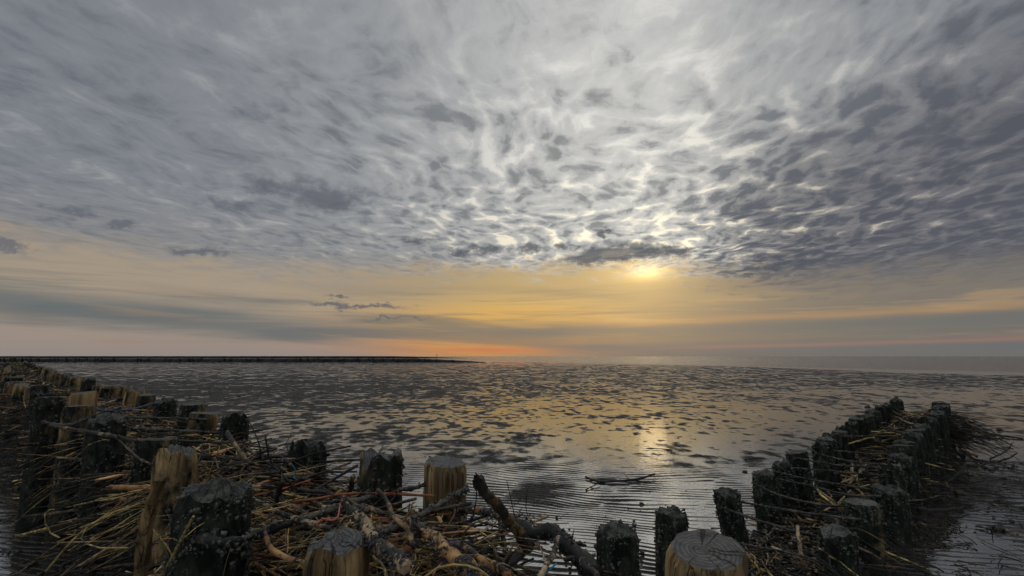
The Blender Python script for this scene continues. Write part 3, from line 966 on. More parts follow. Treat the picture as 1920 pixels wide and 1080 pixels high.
# ------------------------------------------------------------------ single branches, reeds, ropes (world metres)
STICKS = [
    ('branch', 'thick peeled orange branch slanting down through the centre of the pile', 'BARK', 0.01, 0.019, [(-0.26,1.269,0.595),(-0.182,1.158,0.595),(-0.102,1.021,0.595),(-0.055,0.962,0.585)], 'mussel'),
    ('branch', 'pale branch clotted with mussels slanting behind the grooved post', 'PALE', 0.016, 0.016, [(-0.467,1.42,0.585),(-0.354,1.246,0.585),(-0.308,1.16,0.585),(-0.212,1.021,0.585)], 'mussel'),
    ('branch', 'yellow-green bent stick crossing over the dark rope in the pile', 'LIMB', 0.006, 0.007, [(-0.373,1.387,0.635),(-0.326,1.315,0.625),(-0.272,1.206,0.615),(-0.237,1.165,0.605),(-0.214,1.12,0.585)], ''),
    ('branch', 'long thin stick turning from yellow to rust orange below the rotten posts', 'RUST', 0.004, 0.004, [(-0.617,1.42,0.595),(-0.528,1.435,0.605),(-0.461,1.425,0.615),(-0.333,1.43,0.615),(-0.219,1.44,0.605)], ''),
    ('branch', 'dark-barked branch lying right of the round brown post', 'BARK', 0.012, 0.011, [(-0.229,1.671,0.515),(-0.125,1.582,0.525),(-0.03,1.48,0.535),(0.037,1.413,0.535)], 'mussel'),
    ('branch', 'leaning broken driftwood limb with jagged upper end at the pile edge', 'SNAG', 0.012, 0.017, [(-0.065,1.026,0.755),(-0.043,1.164,0.675),(-0.007,1.257,0.595),(0.035,1.327,0.515)], ''),
    ('branch', 'gnarled black root clotted with mussels at the right end of the pile', 'DARK', 0.02, 0.022, [(0,1.443,0.535),(0.057,1.352,0.535),(0.107,1.312,0.545),(0.149,1.246,0.535),(0.19,1.134,0.515)], 'mussel'),
    ('branch', 'short pale peeled stick poking down from the black root', 'PALE', 0.008, 0.007, [(0.112,1.205,0.575),(0.09,1.15,0.565),(0.056,1.043,0.555)], ''),
    ('branch', 'short brown branch under the black root', 'TWIG', 0.013, 0.011, [(0.024,1.266,0.515),(-0.019,1.196,0.515),(-0.048,1.16,0.505)], ''),
    ('branch', 'yellow-brown stick slanting to the bottom edge right of the thick orange branch', 'BARK', 0.007, 0.01, [(-0.166,1.251,0.555),(-0.103,1.189,0.555),(-0.004,1.057,0.555)], ''),
    ('reed', 'curled yellow reed standing out of the pile right of the round brown post', 'REED', 0.0031, 0.00186, [(-0.115,1.169,0.575),(-0.106,1.113,0.615),(-0.083,1.061,0.655),(-0.055,1.056,0.665)], ''),
    ('reed', 'pale hooked reed right of the grooved post', 'REED', 0.00248, 0.0031, [(-0.256,0.946,0.635),(-0.228,0.907,0.635),(-0.214,0.879,0.625)], ''),
    ('reed', 'yellow reed arching along the bottom edge in the centre', 'REED', 0.00217, 0.00186, [(-0.147,0.861,0.635),(-0.121,0.878,0.645),(-0.09,0.886,0.645),(-0.062,0.894,0.635),(-0.036,0.881,0.625)], ''),
    ('branch', 'rust red thick stub lying across under the branches', 'RUST', 0.014, 0.012, [(-0.318,1.279,0.535),(-0.282,1.259,0.535),(-0.247,1.236,0.535)], ''),
    ('branch', 'brown stick lying flat beside the rope left of the round brown post', 'TWIG', 0.007, 0.006, [(-0.687,1.621,0.575),(-0.555,1.542,0.585),(-0.385,1.355,0.585)], ''),
    ('branch', 'short upright stub of wood between the two rotten posts', 'PALE', 0.008, 0.008, [(-0.532,1.653,0.555),(-0.487,1.528,0.635)], ''),
    ('branch', 'short upright yellow stub right of the crusted post', 'LIMB', 0.009, 0.008, [(-0.683,1.47,0.585),(-0.632,1.386,0.655)], ''),
    ('branch', 'mossy grey stick leaning against the dark mossy post', 'TWIG', 0.009, 0.006, [(-1.145,1.988,0.695),(-1.004,1.839,0.655),(-0.943,1.805,0.615)], ''),
    ('branch', 'forked dark twig rising over the water beside the dark mossy post', 'DARK', 0.004, 0.002, [(-1.059,2.106,0.555),(-1.072,2.108,0.635),(-1.123,2.1,0.735)], ''),
    ('branch', 'dark thin twig rising beside the notched post', 'DARK', 0.005, 0.003, [(-0.779,1.773,0.555),(-0.888,1.84,0.615),(-0.889,1.785,0.715)], ''),
    ('reed', 'straight dark twig rising from the pile right of the driftwood limb', 'DARK', 0.00186, 0.00093, [(0.011,1.452,0.535),(0,1.331,0.615),(-0.012,1.159,0.715)], ''),
    ('reed', 'knotted dark twig rising right of the straight one', 'DARK', 0.00186, 0.00093, [(0.065,1.539,0.495),(0.039,1.415,0.575),(0.041,1.326,0.655)], ''),
    ('reed', 'thin bent twig rising just right of the round brown post', 'TWIG', 0.00186, 0.00093, [(-0.103,1.311,0.575),(-0.083,1.185,0.675),(-0.079,1.022,0.755)], ''),
    ('reed', 'short orange splinter upright on the black root', 'BARK', 0.00372, 0.00062, [(0.134,1.169,0.575),(0.134,1.093,0.635)], ''),
    ('branch', 'pale peeled root end at the bottom right of the pile', 'PALE', 0.01, 0.008, [(0.151,1.139,0.555),(0.167,1.109,0.545),(0.183,1.073,0.535)], ''),
    ('branch', 'thick grey branch running along the foot of the pile by the water', 'TWIG', 0.013, 0.011, [(-0.352,1.294,0.555),(-0.307,1.332,0.555),(-0.227,1.352,0.555)], ''),
    ('branch', 'tan stick lying along the pile from the crusted post to the grooved post', 'PALE', 0.008, 0.006, [(-0.632,1.364,0.585),(-0.476,1.261,0.585),(-0.404,1.207,0.585)], ''),
    ('branch', 'curved orange stick in the hollow right of the crusted post', 'BARK', 0.007, 0.006, [(-0.621,1.261,0.585),(-0.559,1.192,0.555),(-0.485,1.169,0.535),(-0.443,1.184,0.535)], ''),
    ('branch', 'long slanting stick, dark at its left end and orange at its right, on left groyne', 'LIMB', 0.006, 0.01, [(-1.763,1.888,0.74),(-1.61,1.876,0.72),(-1.474,1.816,0.71),(-1.365,1.812,0.69)], ''),
    ('branch', 'straight pale stalk leaning in front of the crusted post', 'REED', 0.0032, 0.0038, [(-0.604,0.961,0.7),(-0.703,1.071,0.6),(-0.79,1.159,0.5)], ''),
    ('reed', 'long yellow reed sweeping down to the left in front of left groyne', 'REED', 0.00217, 0.0031, [(-0.895,1.282,0.66),(-1.034,1.341,0.6),(-1.238,1.462,0.5),(-1.4,1.546,0.36)], ''),
    ('reed', 'looping yellow reed hanging in front of left groyne', 'REED', 0.00186, 0.00186, [(-0.851,1.134,0.58),(-0.922,1.134,0.58),(-0.983,1.171,0.58),(-0.982,1.163,0.6),(-0.985,1.217,0.62),(-0.868,1.175,0.66)], ''),
    ('reed', 'hooked reed curling at the far left foreground', 'REED', 0.00248, 0.00186, [(-1.26,1.421,0.5),(-1.332,1.467,0.5),(-1.379,1.496,0.53),(-1.368,1.494,0.55),(-1.359,1.504,0.55)], ''),
    ('reed', 'pale slender reed arching above the dark outer posts', 'REED', 0.00155, 0.00124, [(-1.552,1.764,0.62),(-1.426,1.663,0.7),(-1.337,1.628,0.73),(-1.307,1.607,0.73)], ''),
    ('reed', 'pale stalk slanting down right beneath the long slanting stick', 'TWIG', 0.0031, 0.00372, [(-1.434,1.808,0.7),(-1.219,1.617,0.68),(-1.129,1.571,0.66)], ''),
    ('reed', 'upright pale stalk right of the orange-tan post', 'REED', 0.00186, 0.00186, [(-0.964,1.591,0.62),(-0.93,1.56,0.68),(-0.912,1.552,0.72)], ''),
    ('reed', 'thin rust stalk crossing the left groyne face', 'RUST', 0.00155, 0.00124, [(-1.038,1.306,0.6),(-1.027,1.349,0.63),(-0.951,1.338,0.66)], ''),
    ('reed', 'long yellow stalk running level across the left groyne face', 'REED', 0.00186, 0.00186, [(-1.245,1.437,0.58),(-1.084,1.386,0.62),(-0.922,1.338,0.66)], ''),
    ('reed', 'dark twig sticking out to the left over the mud, upper one', 'DARK', 0.00372, 0.00186, [(-1.897,2.013,0.55),(-1.975,1.995,0.55),(-2.101,2.013,0.55)], ''),
    ('reed', 'dark twig sticking out to the left over the mud, lower one', 'DARK', 0.00248, 0.00124, [(-1.841,1.949,0.45),(-1.858,1.895,0.45),(-1.952,1.89,0.44)], ''),
    ('reed', 'white-tipped upright reed on the outer side of left groyne', 'PALE', 0.00248, 0.0031, [(-3.229,3.267,0.66),(-3.301,3.322,0.7),(-3.254,3.263,0.74)], ''),
    ('branch', 'pale forked twig lying on top of right groyne', 'PALE', 0.006, 0.005, [(3.222,4.086,0.48),(3.13,3.894,0.48),(3.135,3.863,0.48)], ''),
    ('branch', 'yellow bent stick in the middle of right groyne', 'REED', 0.006, 0.005, [(2.491,3.674,0.36),(2.704,3.785,0.38),(2.802,3.833,0.38)], ''),
    ('branch', 'pale stick lying across the hollow of right groyne', 'PALE', 0.008, 0.007, [(2.061,3.133,0.22),(2.221,3.266,0.22),(2.397,3.4,0.24)], ''),
    ('branch', 'upright pale peeled stake inside the right groyne', 'PALE', 0.01, 0.009, [(2.12,3.149,0.2),(2.138,3.149,0.28),(2.187,3.202,0.33)], ''),
    ('branch', 'tan stalk leaning near the foot of right groyne', 'REED', 0.004, 0.004, [(0.896,1.958,0.25),(0.956,1.967,0.18)], ''),
    ('branch', 'pale upright root in the near hollow of right groyne', 'PALE', 0.01, 0.008, [(1.248,2.184,0.1),(1.209,2.141,0.18),(1.227,2.188,0.28)], ''),
    ('branch', 'dark limb sticking out low to the right from right groyne', 'DARK', 0.016, 0.01, [(2.36,2.941,0.12),(2.539,2.978,0.1),(2.737,3.038,0.1)], ''),
    ('branch', 'thin straight dark stick slanting from right groyne to the mud', 'DARK', 0.006, 0.005, [(2.691,3.294,0.18),(2.841,3.38,0.08),(2.874,3.308,0.01)], ''),
    ('branch', 'thick dark stick leaning from right groyne to the mud, upper one', 'DARK', 0.016, 0.014, [(4.757,5.395,0.24),(4.674,5.229,0.1),(4.535,5.002,0.01)], ''),
    ('branch', 'thick dark stick leaning from right groyne to the mud, lower one', 'DARK', 0.014, 0.012, [(4.228,4.886,0.22),(4.314,4.878,0.12),(4.383,4.851,0.01)], ''),
    ('driftwood', 'curved dark driftwood branch lying on the wet flats in the centre', 'DARK', 0.008, 0.01, [(0.608,4.142,0.015),(0.682,4.017,0.012),(0.851,4.009,0.014),(1.013,4.06,0.018),(1.188,4.168,0.03)], ''),
    ('driftwood', 'small dark twig beside the curved driftwood branch', 'DARK', 0.005, 0.004, [(0.553,3.785,0.008),(0.624,3.874,0.012),(0.695,3.968,0.02)], ''),
    ('driftwood', 'dark forked drift branch on the far right edge of the flats', 'DARK', 0.014, 0.01, [(5.801,6.188,0.012),(6.053,6.219,0.02),(6.162,6.163,0.016),(6.208,6.031,0.012)], ''),
    ('driftwood', 'upturned dark twig right of right groyne', 'DARK', 0.008, 0.004, [(4.666,4.875,0.01),(4.799,4.876,0.06),(4.883,4.878,0.12),(4.907,4.881,0.16)], ''),
    ('driftwood', 'second upturned dark twig right of right groyne, nearer the edge', 'DARK', 0.01, 0.005, [(4.606,4.732,0.01),(4.707,4.726,0.05),(4.735,4.669,0.1)], ''),
    ('driftwood', 'rust brown drift log end beside the leaning sticks', 'BARK', 0.018, 0.014, [(4.813,5.311,0.02),(4.677,5.084,0.02),(4.591,4.926,0.02)], ''),
    ('driftwood', 'thin dark twig on the flats left of right groyne', 'DARK', 0.006, 0.004, [(2.242,4.826,0.01),(2.37,4.875,0.015),(2.446,4.9,0.02)], ''),
    ('driftwood', 'dark crossed stick low on the mud near right groyne foot', 'DARK', 0.01, 0.008, [(3.289,3.877,0.015),(3.514,4.01,0.03),(3.834,4.219,0.1)], ''),
    ('driftwood', 'dark crossing stick on the mud near right groyne foot', 'DARK', 0.01, 0.008, [(3.63,4.114,0.03),(3.584,4.018,0.02),(3.572,3.952,0.012)], ''),
]
ROPES = [
    ('top weedy wire from the black leaning post across to the outer row', 0.005625, [(1.056,2.6,0.24),(1.145,2.474,0.235),(1.272,2.335,0.22),(1.373,2.246,0.21)]),
    ('weedy wire from the black leaning post towards the crusted outer posts', 0.005625, [(1.168,2.603,0.26),(1.268,2.558,0.26),(1.415,2.49,0.25),(1.65,2.381,0.24)]),
    ('weedy wire strung from the second post across right groyne', 0.00525, [(1.342,2.812,0.3),(1.415,2.675,0.28),(1.555,2.585,0.26),(1.679,2.549,0.25)]),
    ('weedy wire strung low from the third post across right groyne', 0.00525, [(1.522,2.894,0.3),(1.697,2.857,0.28),(1.832,2.749,0.26),(1.968,2.699,0.26)]),
    ('weedy wire strung from the third post with a yellow straw on it', 0.00525, [(1.542,2.957,0.33),(1.673,2.914,0.31),(1.831,2.875,0.29),(1.991,2.785,0.27)]),
    ('weedy wire strung level from the fourth post across right groyne', 0.00525, [(1.687,3.016,0.335),(1.915,2.997,0.33),(2.133,2.948,0.32),(2.325,2.995,0.3)]),
    ('weedy wire strung from the fourth post high across right groyne', 0.00525, [(1.747,3.084,0.38),(1.939,3.029,0.36),(2.124,3.018,0.35),(2.25,2.997,0.33)]),
    ('weedy wire strung from the fifth post across right groyne', 0.005, [(1.993,3.268,0.37),(2.099,3.12,0.36),(2.287,3.065,0.34)]),
    ('weedy wire strung from the sixth post across right groyne', 0.005, [(2.168,3.403,0.365),(2.37,3.356,0.36),(2.533,3.336,0.35)]),
    ('weedy wire strung from the seventh post across right groyne', 0.005, [(2.485,3.758,0.4),(2.757,3.769,0.41),(2.99,3.758,0.4)]),
    ('sagging low wire with straw beside the pale yellow post', 0.005, [(0.959,2.231,0.2),(1.04,2.216,0.19),(1.16,2.185,0.18),(1.236,2.088,0.18)]),
    ('thick weedy rope slung round the crusted post at lower left', 0.009, [(-0.814,1.279,0.56),(-0.671,1.137,0.6),(-0.615,1.153,0.6),(-0.617,1.227,0.59),(-0.559,1.329,0.585),(-0.484,1.435,0.585),(-0.431,1.568,0.57)]),
    ('thick weedy rope crossing the pile and looped round the round brown post', 0.009, [(-0.324,1.201,0.58),(-0.266,1.321,0.585),(-0.227,1.497,0.57),(-0.195,1.672,0.55),(-0.164,1.8,0.53)]),
    ('short dark rope from the rotten cleft post to the round brown post', 0.007, [(-0.385,1.717,0.55),(-0.342,1.744,0.55),(-0.314,1.805,0.545)]),
    ('dark wire running level below the brown slanted post on left groyne', 0.006, [(-1.858,2.378,0.66),(-1.704,2.361,0.66),(-1.581,2.447,0.64),(-1.461,2.477,0.62)]),
    ('upper dark wire running level across left groyne', 0.006, [(-2.083,2.586,0.69),(-1.945,2.646,0.68),(-1.813,2.705,0.67),(-1.693,2.75,0.65)]),
    ('dark wire from the mossy post with clean corner to the dark mossy post', 0.006, [(-1.45,2.143,0.64),(-1.36,2.262,0.62),(-1.291,2.455,0.58)]),
    ('dark wire hanging over the outer face of left groyne', 0.006, [(-2.149,2.547,0.7),(-2.199,2.454,0.68),(-2.769,2.914,0.62)]),
    ('blue rope scrap lying in the brushwood of left groyne', 0.005, [(-2.699,3.171,0.68),(-2.507,3.044,0.68),(-2.518,3.27,0.67),(-2.645,3.637,0.66)]),
    ('cyan string knotted beside the notched post', 0.002, [(-0.775,1.764,0.62),(-0.776,1.789,0.6),(-0.776,1.797,0.58),(-0.779,1.793,0.57),(-0.77,1.804,0.56)]),
    ('thin pink string winding over the pile above the grooved post', 0.002, [(-0.468,1.216,0.6),(-0.46,1.233,0.61),(-0.432,1.218,0.61),(-0.428,1.249,0.61),(-0.47,1.383,0.6),(-0.486,1.459,0.6),(-0.484,1.499,0.595)]),
    ('short bright blue string at the bottom under the black root', 0.002, [(0.065,1.091,0.54),(0.08,1.097,0.55),(0.096,1.104,0.56)]),
]
CLODS = [
    (0.884, 3.446, 0.013, 'dark weed clump alone on the rippled flats right of centre'),
    (2.032, 4.369, 0.014, 'dark clod beside the black posts of right groyne'),
    (7.021, 9.709, 0.04, 'dark lump on the puddle left of the right groyne tip'),
    (2.815, 2.946, 0.025, 'upturned weed-hung shell lump on the ripples at right'),
    (3.268, 3.678, 0.03, 'weed clump on the mud right of right groyne'),
    (-6.84, 12.261, 0.03, 'small dark weed clump on the far flats behind the left groyne'),
    (6.616, 6.728, 0.03, 'low dark clump on the puddle at far right'),
]
SPLIT = [(-0.964, 1.339, 0.42), (-0.917, 1.276, 0.58), (-0.862, 1.23, 0.7)]
def mat_plain(name, col, rough=0.6):
    m, bs = material(name)
    c = coord()
    n = noise(c, 90.0, 3.0, 0.6)
    put(bs.inputs['Base Color'], mixc(sstep(0.3, 0.7, n), tuple(v * 0.6 for v in col), col))
    bs.inputs['Roughness'].default_value = rough
    return m


LIMB = mat_stick('weathered_limb', (0.26, 0.160, 0.066), (0.54, 0.37, 0.165), (0.020, 0.019, 0.014), 0.55)
BLUE = mat_plain('blue_rope', (0.01, 0.06, 0.16))
CYAN = mat_plain('cyan_string', (0.03, 0.35, 0.55))
PINK = mat_plain('pink_string', (0.62, 0.14, 0.10))
SNAG = mat_stick('rotten_snag', (0.10, 0.058, 0.022), (0.34, 0.20, 0.075), (0.016, 0.016, 0.011), 0.8)
MATS = dict(SNAG=SNAG, BARK=BARK, PALE=PALE, REED=REED, TWIG=TWIG, DARK=DARK, RUST=RUST, LIMB=LIMB)


def knobbly(pts, r0, r1, n, seed, wob=0.35):
    """resample a stick with small kinks and swelling radius"""
    rg = np.random.default_rng(seed)
    P = spline(pts, n)
    R_ = np.linspace(r0, r1, n) * (1 + wob * 0.5 * np.array([perlin(np.array(k * 9.0 / n), np.array(seed * 1.3), seed) for k in range(n)]).ravel())
    rm = (r0 + r1) / 2
    K = np.stack([perlin(np.arange(n) * 3.6 / n, np.full(n, seed + 0.5 + q * 9.1), seed + q) for q in range(3)], 1)
    P = P + K * rm * 0.7
    return P, R_


for i, (nm, lab, mk, r0, r1, pts, ex) in enumerate(STICKS):
    P = np.array(pts, float)
    L = np.linalg.norm(np.diff(P, axis=0), axis=1).sum()
    big = (r0 + r1) / 2 > 0.0065
    n = int(np.clip(L / 0.016, 8, 40)) if big else int(np.clip(L / 0.05, 6, 14))
    Q, RR = knobbly(P, r0 * .88, r1 * .88, n, i + 1, 0.6 if big else 0.3)
    org = P[0].copy()
    t = Tubes()
    t.add(Q - org, RR, 9 if big else 6, rough=0.16 if big else 0.03)
    if mk == 'SNAG':                                # jagged broken end
        rg = np.random.default_rng(5)
        ax = Q[0] - Q[2]; ax /= np.linalg.norm(ax)
        for q in range(7):
            o_ = rg.normal(0, .006, 3)
            t.add([Q[1] - org + o_, Q[0] - org + o_ + ax * rg.uniform(.0, .012), Q[0] - org + o_ * 1.2 + ax * rg.uniform(.015, .04)], [.006, .004, .0008], 5)
    elif nm in ('branch', 'driftwood') and L > 0.12:        # side shoots
        rg = np.random.default_rng(i + 70)
        for q in range(rg.integers(1, 4)):
            k = rg.integers(1, n - 1)
            d = rg.normal(size=3); d[2] = abs(d[2]) * 0.7
            d = d / np.linalg.norm(d) * rg.uniform(0.03, 0.10)
            t.add(spline([Q[k] - org, Q[k] - org + d * 0.5 + rg.normal(0, .006, 3), Q[k] - org + d], 5), np.linspace(RR[k] * 0.5, RR[k] * 0.15, 5), 5)
    root = add(nm, t.mesh(nm), MATS[mk], loc=tuple(org), label=lab, category='branch' if nm == 'branch' else nm)
    if ex == 'mussel':
        rg = np.random.default_rng(i + 40)
        pts_, sz = [], []
        for c_ in range(int(9 + L * 22)):
            k = rg.integers(0, n)
            cl = rg.integers(10, 36)
            d = rg.normal(size=(cl, 3)); d /= np.linalg.norm(d, axis=1, keepdims=True)
            d[:, 2] = np.where(rg.random(cl) < .5, d[:, 2], -np.abs(d[:, 2]))
            pts_.append(Q[k] - org + d * RR[k] * 0.95 + rg.normal(0, .007, (cl, 3)))
            sz.append(np.abs(rg.normal(0.0022, 0.0014, cl)) + .0014)
        V, F = blobs(np.vstack(pts_), np.concatenate(sz))
        add('mussels', mesh_np('mussels', V, F, False), MUSSEL, root, kind='stuff')

for i, (lab, r, pts) in enumerate(ROPES):
    P = np.array(pts, float)
    L = np.linalg.norm(np.diff(P, axis=0), axis=1).sum()
    n = int(np.clip(L / 0.025, 8, 40))
    Q = spline(P, n)
    if r > .0035:                       # weed-covered: uneven, slightly sagging
        Q[:, 2] -= 0.02 * np.sin(np.linspace(0, np.pi, n)) * min(L, 1.0)
    org = P[0].copy()
    t = Tubes()
    rr = r * (1 + 0.30 * rng.uniform(-1, 1, n)) if r > .0035 else np.full(n, r)
    t.add(Q - org, rr, 7, rough=0.15 if r > .0035 else 0.0)
    nm = 'string' if r < .003 else ('rope' if r > .0046 or 'rope' in lab else 'wire')
    m = {'cya': CYAN, 'thi': PINK if 'pink' in lab else WIRE, 'sho': BLUE if 'blue' in lab else WIRE, 'blu': BLUE}.get(lab[:3], WIRE)
    if 'bright blue' in lab:
        m = CYAN
    root = add(nm, t.mesh(nm), m, loc=tuple(org), label=lab, category=nm)
    if m is WIRE:
        rg = np.random.default_rng(i + 500)
        k = rg.integers(0, n, int(L * 260))
        V, F = blobs(Q[k] - org + rg.normal(0, r * 0.8, (len(k), 3)), np.abs(rg.normal(r * .45, r * .25, len(k))) + .0012)
        add('weed_growth', mesh_np('weed_growth', V, F, False), CRUST, root, kind='stuff')

# pale split stake leaning against the left groyne
def split_stake():
    rg = np.random.default_rng(3)
    P = np.array(SPLIT)
    n = 14
    C = spline(P, n)
    V = []; F = []
    for k in range(n):
        w = 0.013 * (1 - 0.25 * k / n) * (1 + 0.18 * rg.uniform(-1, 1)); d = 0.010 * (1 + 0.3 * rg.uniform(-1, 1))
        for (sx, sy) in ((-1, -1), (-.2, -1.25), (1, -.9), (1, 1), (0, 1.2), (-1, 1)):
            V.append(C[k] - P[0] + np.array([sx * w, sy * d, rg.normal(0, .003)]))
    for k in range(n - 1):
        for q in range(6):
            F.append((k * 6 + q, k * 6 + (q + 1) % 6, (k + 1) * 6 + (q + 1) % 6, (k + 1) * 6 + q))
    F.append(tuple(range(5, -1, -1))); F.append(tuple((n - 1) * 6 + q for q in range(6)))
    me = mesh_np('split_stake', V, F, False)
    add('split_stake', me, POST, loc=tuple(P[0]), label='pale split wooden stake leaning upright against left groyne, lower left', category='stake', seed=4.0, bare=0.9, waterline=0.05)


split_stake()

# ------------------------------------------------------------------ brushwood packed between the rows
CORNER = [(-1.15, 2.00), (-0.80, 1.72), (-0.45, 1.50), (-0.20, 1.42), (-0.02, 1.38)]
RIGHT = [(0.95, 2.05), (1.45, 2.58), (1.95, 3.05), (2.55, 3.62), (3.2, 4.25), (3.9, 4.86), (4.32, 5.25)]


def path_fn(pts):
    P = np.array(pts, float)
    seg = np.linalg.norm(np.diff(P, axis=0), axis=1)
    cum = np.concatenate([[0], np.cumsum(seg)])

    def f(s):
        s = np.clip(s, 0, cum[-1])
        i = min(np.searchsorted(cum, s, side='right') - 1, len(seg) - 1)
        d = (P[i + 1] - P[i]) / seg[i]
        return P[i] + d * (s - cum[i]), d
    return f, cum[-1]


def lay_stick(rg, c, d, z, L, r, spread, bend, droop=0.0):
    """one stick centred at c (2d), lying along d turned by a random angle"""
    a = rg.normal(0, spread)
    ca, sa = math.cos(a), math.sin(a)
    dd = np.array([d[0] * ca - d[1] * sa, d[0] * sa + d[1] * ca])
    nn = np.array([-dd[1], dd[0]])
    t = np.linspace(-0.5, 0.5, 6)
    b = rg.normal(0, bend) * L
    tilt = rg.normal(0, 0.16)
    kink = rg.normal(0, bend * 0.25, 6) * L
    xy = c[None] + dd[None] * (t * L)[:, None] + nn[None] * (b * (4 * t * t - 0.3) + kink)[:, None]
    zz = z + t * L * tilt + rg.normal(0, 0.25 * bend) * L * (4 * t * t) - droop * (t + .5) ** 2
    return np.column_stack([xy, zz])


def in_posts(pts):
    return False


def fill(name, label, pathpts, halfw, zfun, per_m, mats, lens, rads, seed, spread=0.5, bend=0.06, sides=4, s0=0.0, s1=None, base=0.03):
    f, L = path_fn(pathpts)
    s1 = L if s1 is None else s1
    rg = np.random.default_rng(seed)
    tb = {k: Tubes() for k, _ in mats}
    keys = [k for k, _ in mats]; w = np.array([v for _, v in mats]); w = w / w.sum()
    n = int((s1 - s0) * per_m)
    for q in range(n):
        s = rg.uniform(s0, s1)
        c, d = f(s)
        nn = np.array([-d[1], d[0]])
        off = rg.uniform(-halfw, halfw)
        top = zfun(s, off)
        z = base + (top - base) * rg.random() ** 0.55
        Ls = rg.uniform(*lens) * (0.6 + 0.4 * rg.random())
        r = rg.uniform(*rads) * (0.5 + rg.random() ** 2)
        pts = lay_stick(rg, c + nn * off, d, z, Ls, r, spread, bend)
        # keep sticks on the pile: clip to the profile
        pts[:, 2] = np.clip(pts[:, 2], 0.005, top + 0.05)
        k = keys[rg.choice(len(keys), p=w)]
        tb[k].add(pts, np.linspace(r, r * rg.uniform(.4, .9), 6), sides, cap=False, tone=rg.uniform(-.8, .7))
    root = None
    for k in keys:
        if tb[k].n == 0:
            continue
        o = add(name, tb[k].mesh(name), MATS[k], kind='stuff')
        if root is None:
            root = o
            o['label'] = label; o['category'] = 'brushwood'
        else:
            o.parent = root
            o.name = 'brushwood_layer'
    return root


def ztop_corner(s, off):
    return 0.465 - 0.06 * (off / 0.3) ** 2 + 0.03 * math.sin(s * 7.0)


def ztop_left(s, off):
    return 0.55 - 0.05 * (off / 0.3) ** 2 + 0.03 * math.sin(s * 5.0)


def ztop_right(s, off):
    e = min(max((s - 1.3) / 3.0, 0), 1)
    return 0.05 + 0.36 * e - 0.03 * (off / 0.3) ** 2 + 0.02 * math.sin(s * 6.0)


LEFT = [tuple(left_line(s_, 0.0)) for s_ in np.linspace(-0.7, 7.0, 12)]
LEFTFAR = [tuple(left_line(s_, 0.0)) for s_ in np.linspace(6.9, 48.0, 20)]
mix_near = [('DARK', 5), ('TWIG', 4), ('REED', 1.2), ('PALE', 1.0), ('BARK', 1.6), ('RUST', .3)]
mix_left = [('DARK', 6), ('TWIG', 5), ('REED', 1.0), ('PALE', 1.2), ('BARK', 1.2), ('RUST', .25)]
fill('brushwood', 'tangled brushwood of sticks and reeds packed in the near corner pile', CORNER, 0.26, ztop_corner, 950, mix_near, (0.15, 0.7), (0.002, 0.0065), 21, spread=0.8, bend=0.07, sides=5)
fill('brushwood', 'dense brushwood packed between the post rows of the left groyne', LEFT, 0.27, ztop_left, 560, mix_left, (0.2, 0.9), (0.002, 0.0075), 22, spread=0.7, bend=0.06)
fill('brushwood', 'brushwood of the left groyne running away to the horizon', LEFTFAR, 0.34, ztop_left, 62, [('DARK', 4), ('TWIG', 4), ('REED', 2.5)], (0.4, 1.5), (0.006, 0.02), 23, spread=0.5, bend=0.06, sides=3)
fill('brushwood', 'brushwood packed between the post rows of the right groyne', RIGHT, 0.22, ztop_right, 420, [('DARK', 6), ('TWIG', 4), ('REED', 1.2), ('PALE', 1.0)], (0.15, 0.7), (0.003, 0.008), 24, spread=0.7, bend=0.07)


def fringe(name, label, pathpts, side, off, n, zr, lens, rads, mats, seed, s0=0.0, s1=None, down=0.35, spread=0.6, bend=0.10):
    """twigs and reeds that poke outward from one flank"""
    f, L = path_fn(pathpts)
    s1 = L if s1 is None else s1
    rg = np.random.default_rng(seed)
    keys = [k for k, _ in mats]; w = np.array([v for _, v in mats]); w = w / w.sum()
    tb = {k: Tubes() for k in keys}
    for q in range(n):
        s = rg.uniform(s0, s1)
        c, d = f(s)
        nn = np.array([-d[1], d[0]]) * side
        a = rg.normal(0, spread)
        dd = nn * math.cos(a) + d * math.sin(a)
        st = c + nn * (off + (abs(rg.normal(0, 0.32)) if name == 'twig_litter' else rg.normal(0, 0.05)))
        z0 = rg.uniform(*zr)
        Ls = rg.uniform(*lens)
        dz = -down * Ls * rg.uniform(0.1, 1.9)
        t = np.linspace(0, 1, 6)
        b = rg.normal(0, bend) * Ls
        pn = np.array([-dd[1], dd[0]])
        xy = st[None] + dd[None] * (t * Ls)[:, None] + pn[None] * (b * t * t + rg.normal(0, bend * .12, 6) * Ls)[:, None]
        zz = np.maximum(z0 + dz * t ** 1.5 + rg.normal(0, .04) * Ls * np.sin(t * 5), 0.006)
        r = rg.uniform(*rads)
        k = keys[rg.choice(len(keys), p=w)]
        tb[k].add(np.column_stack([xy, zz]), np.linspace(r, r * .35, 6), 4, cap=False, tone=rg.uniform(-.6, .8) if k == 'REED' else rg.uniform(-.7, .6))
    root = None
    for k in keys:
        if tb[k].n == 0:
            continue
        o = add(name, tb[k].mesh(name), MATS[k], kind='stuff')
        if root is None:
            root = o; o['label'] = label; o['category'] = 'twigs'
        else:
            o.parent = root; o.name = 'twig_layer'


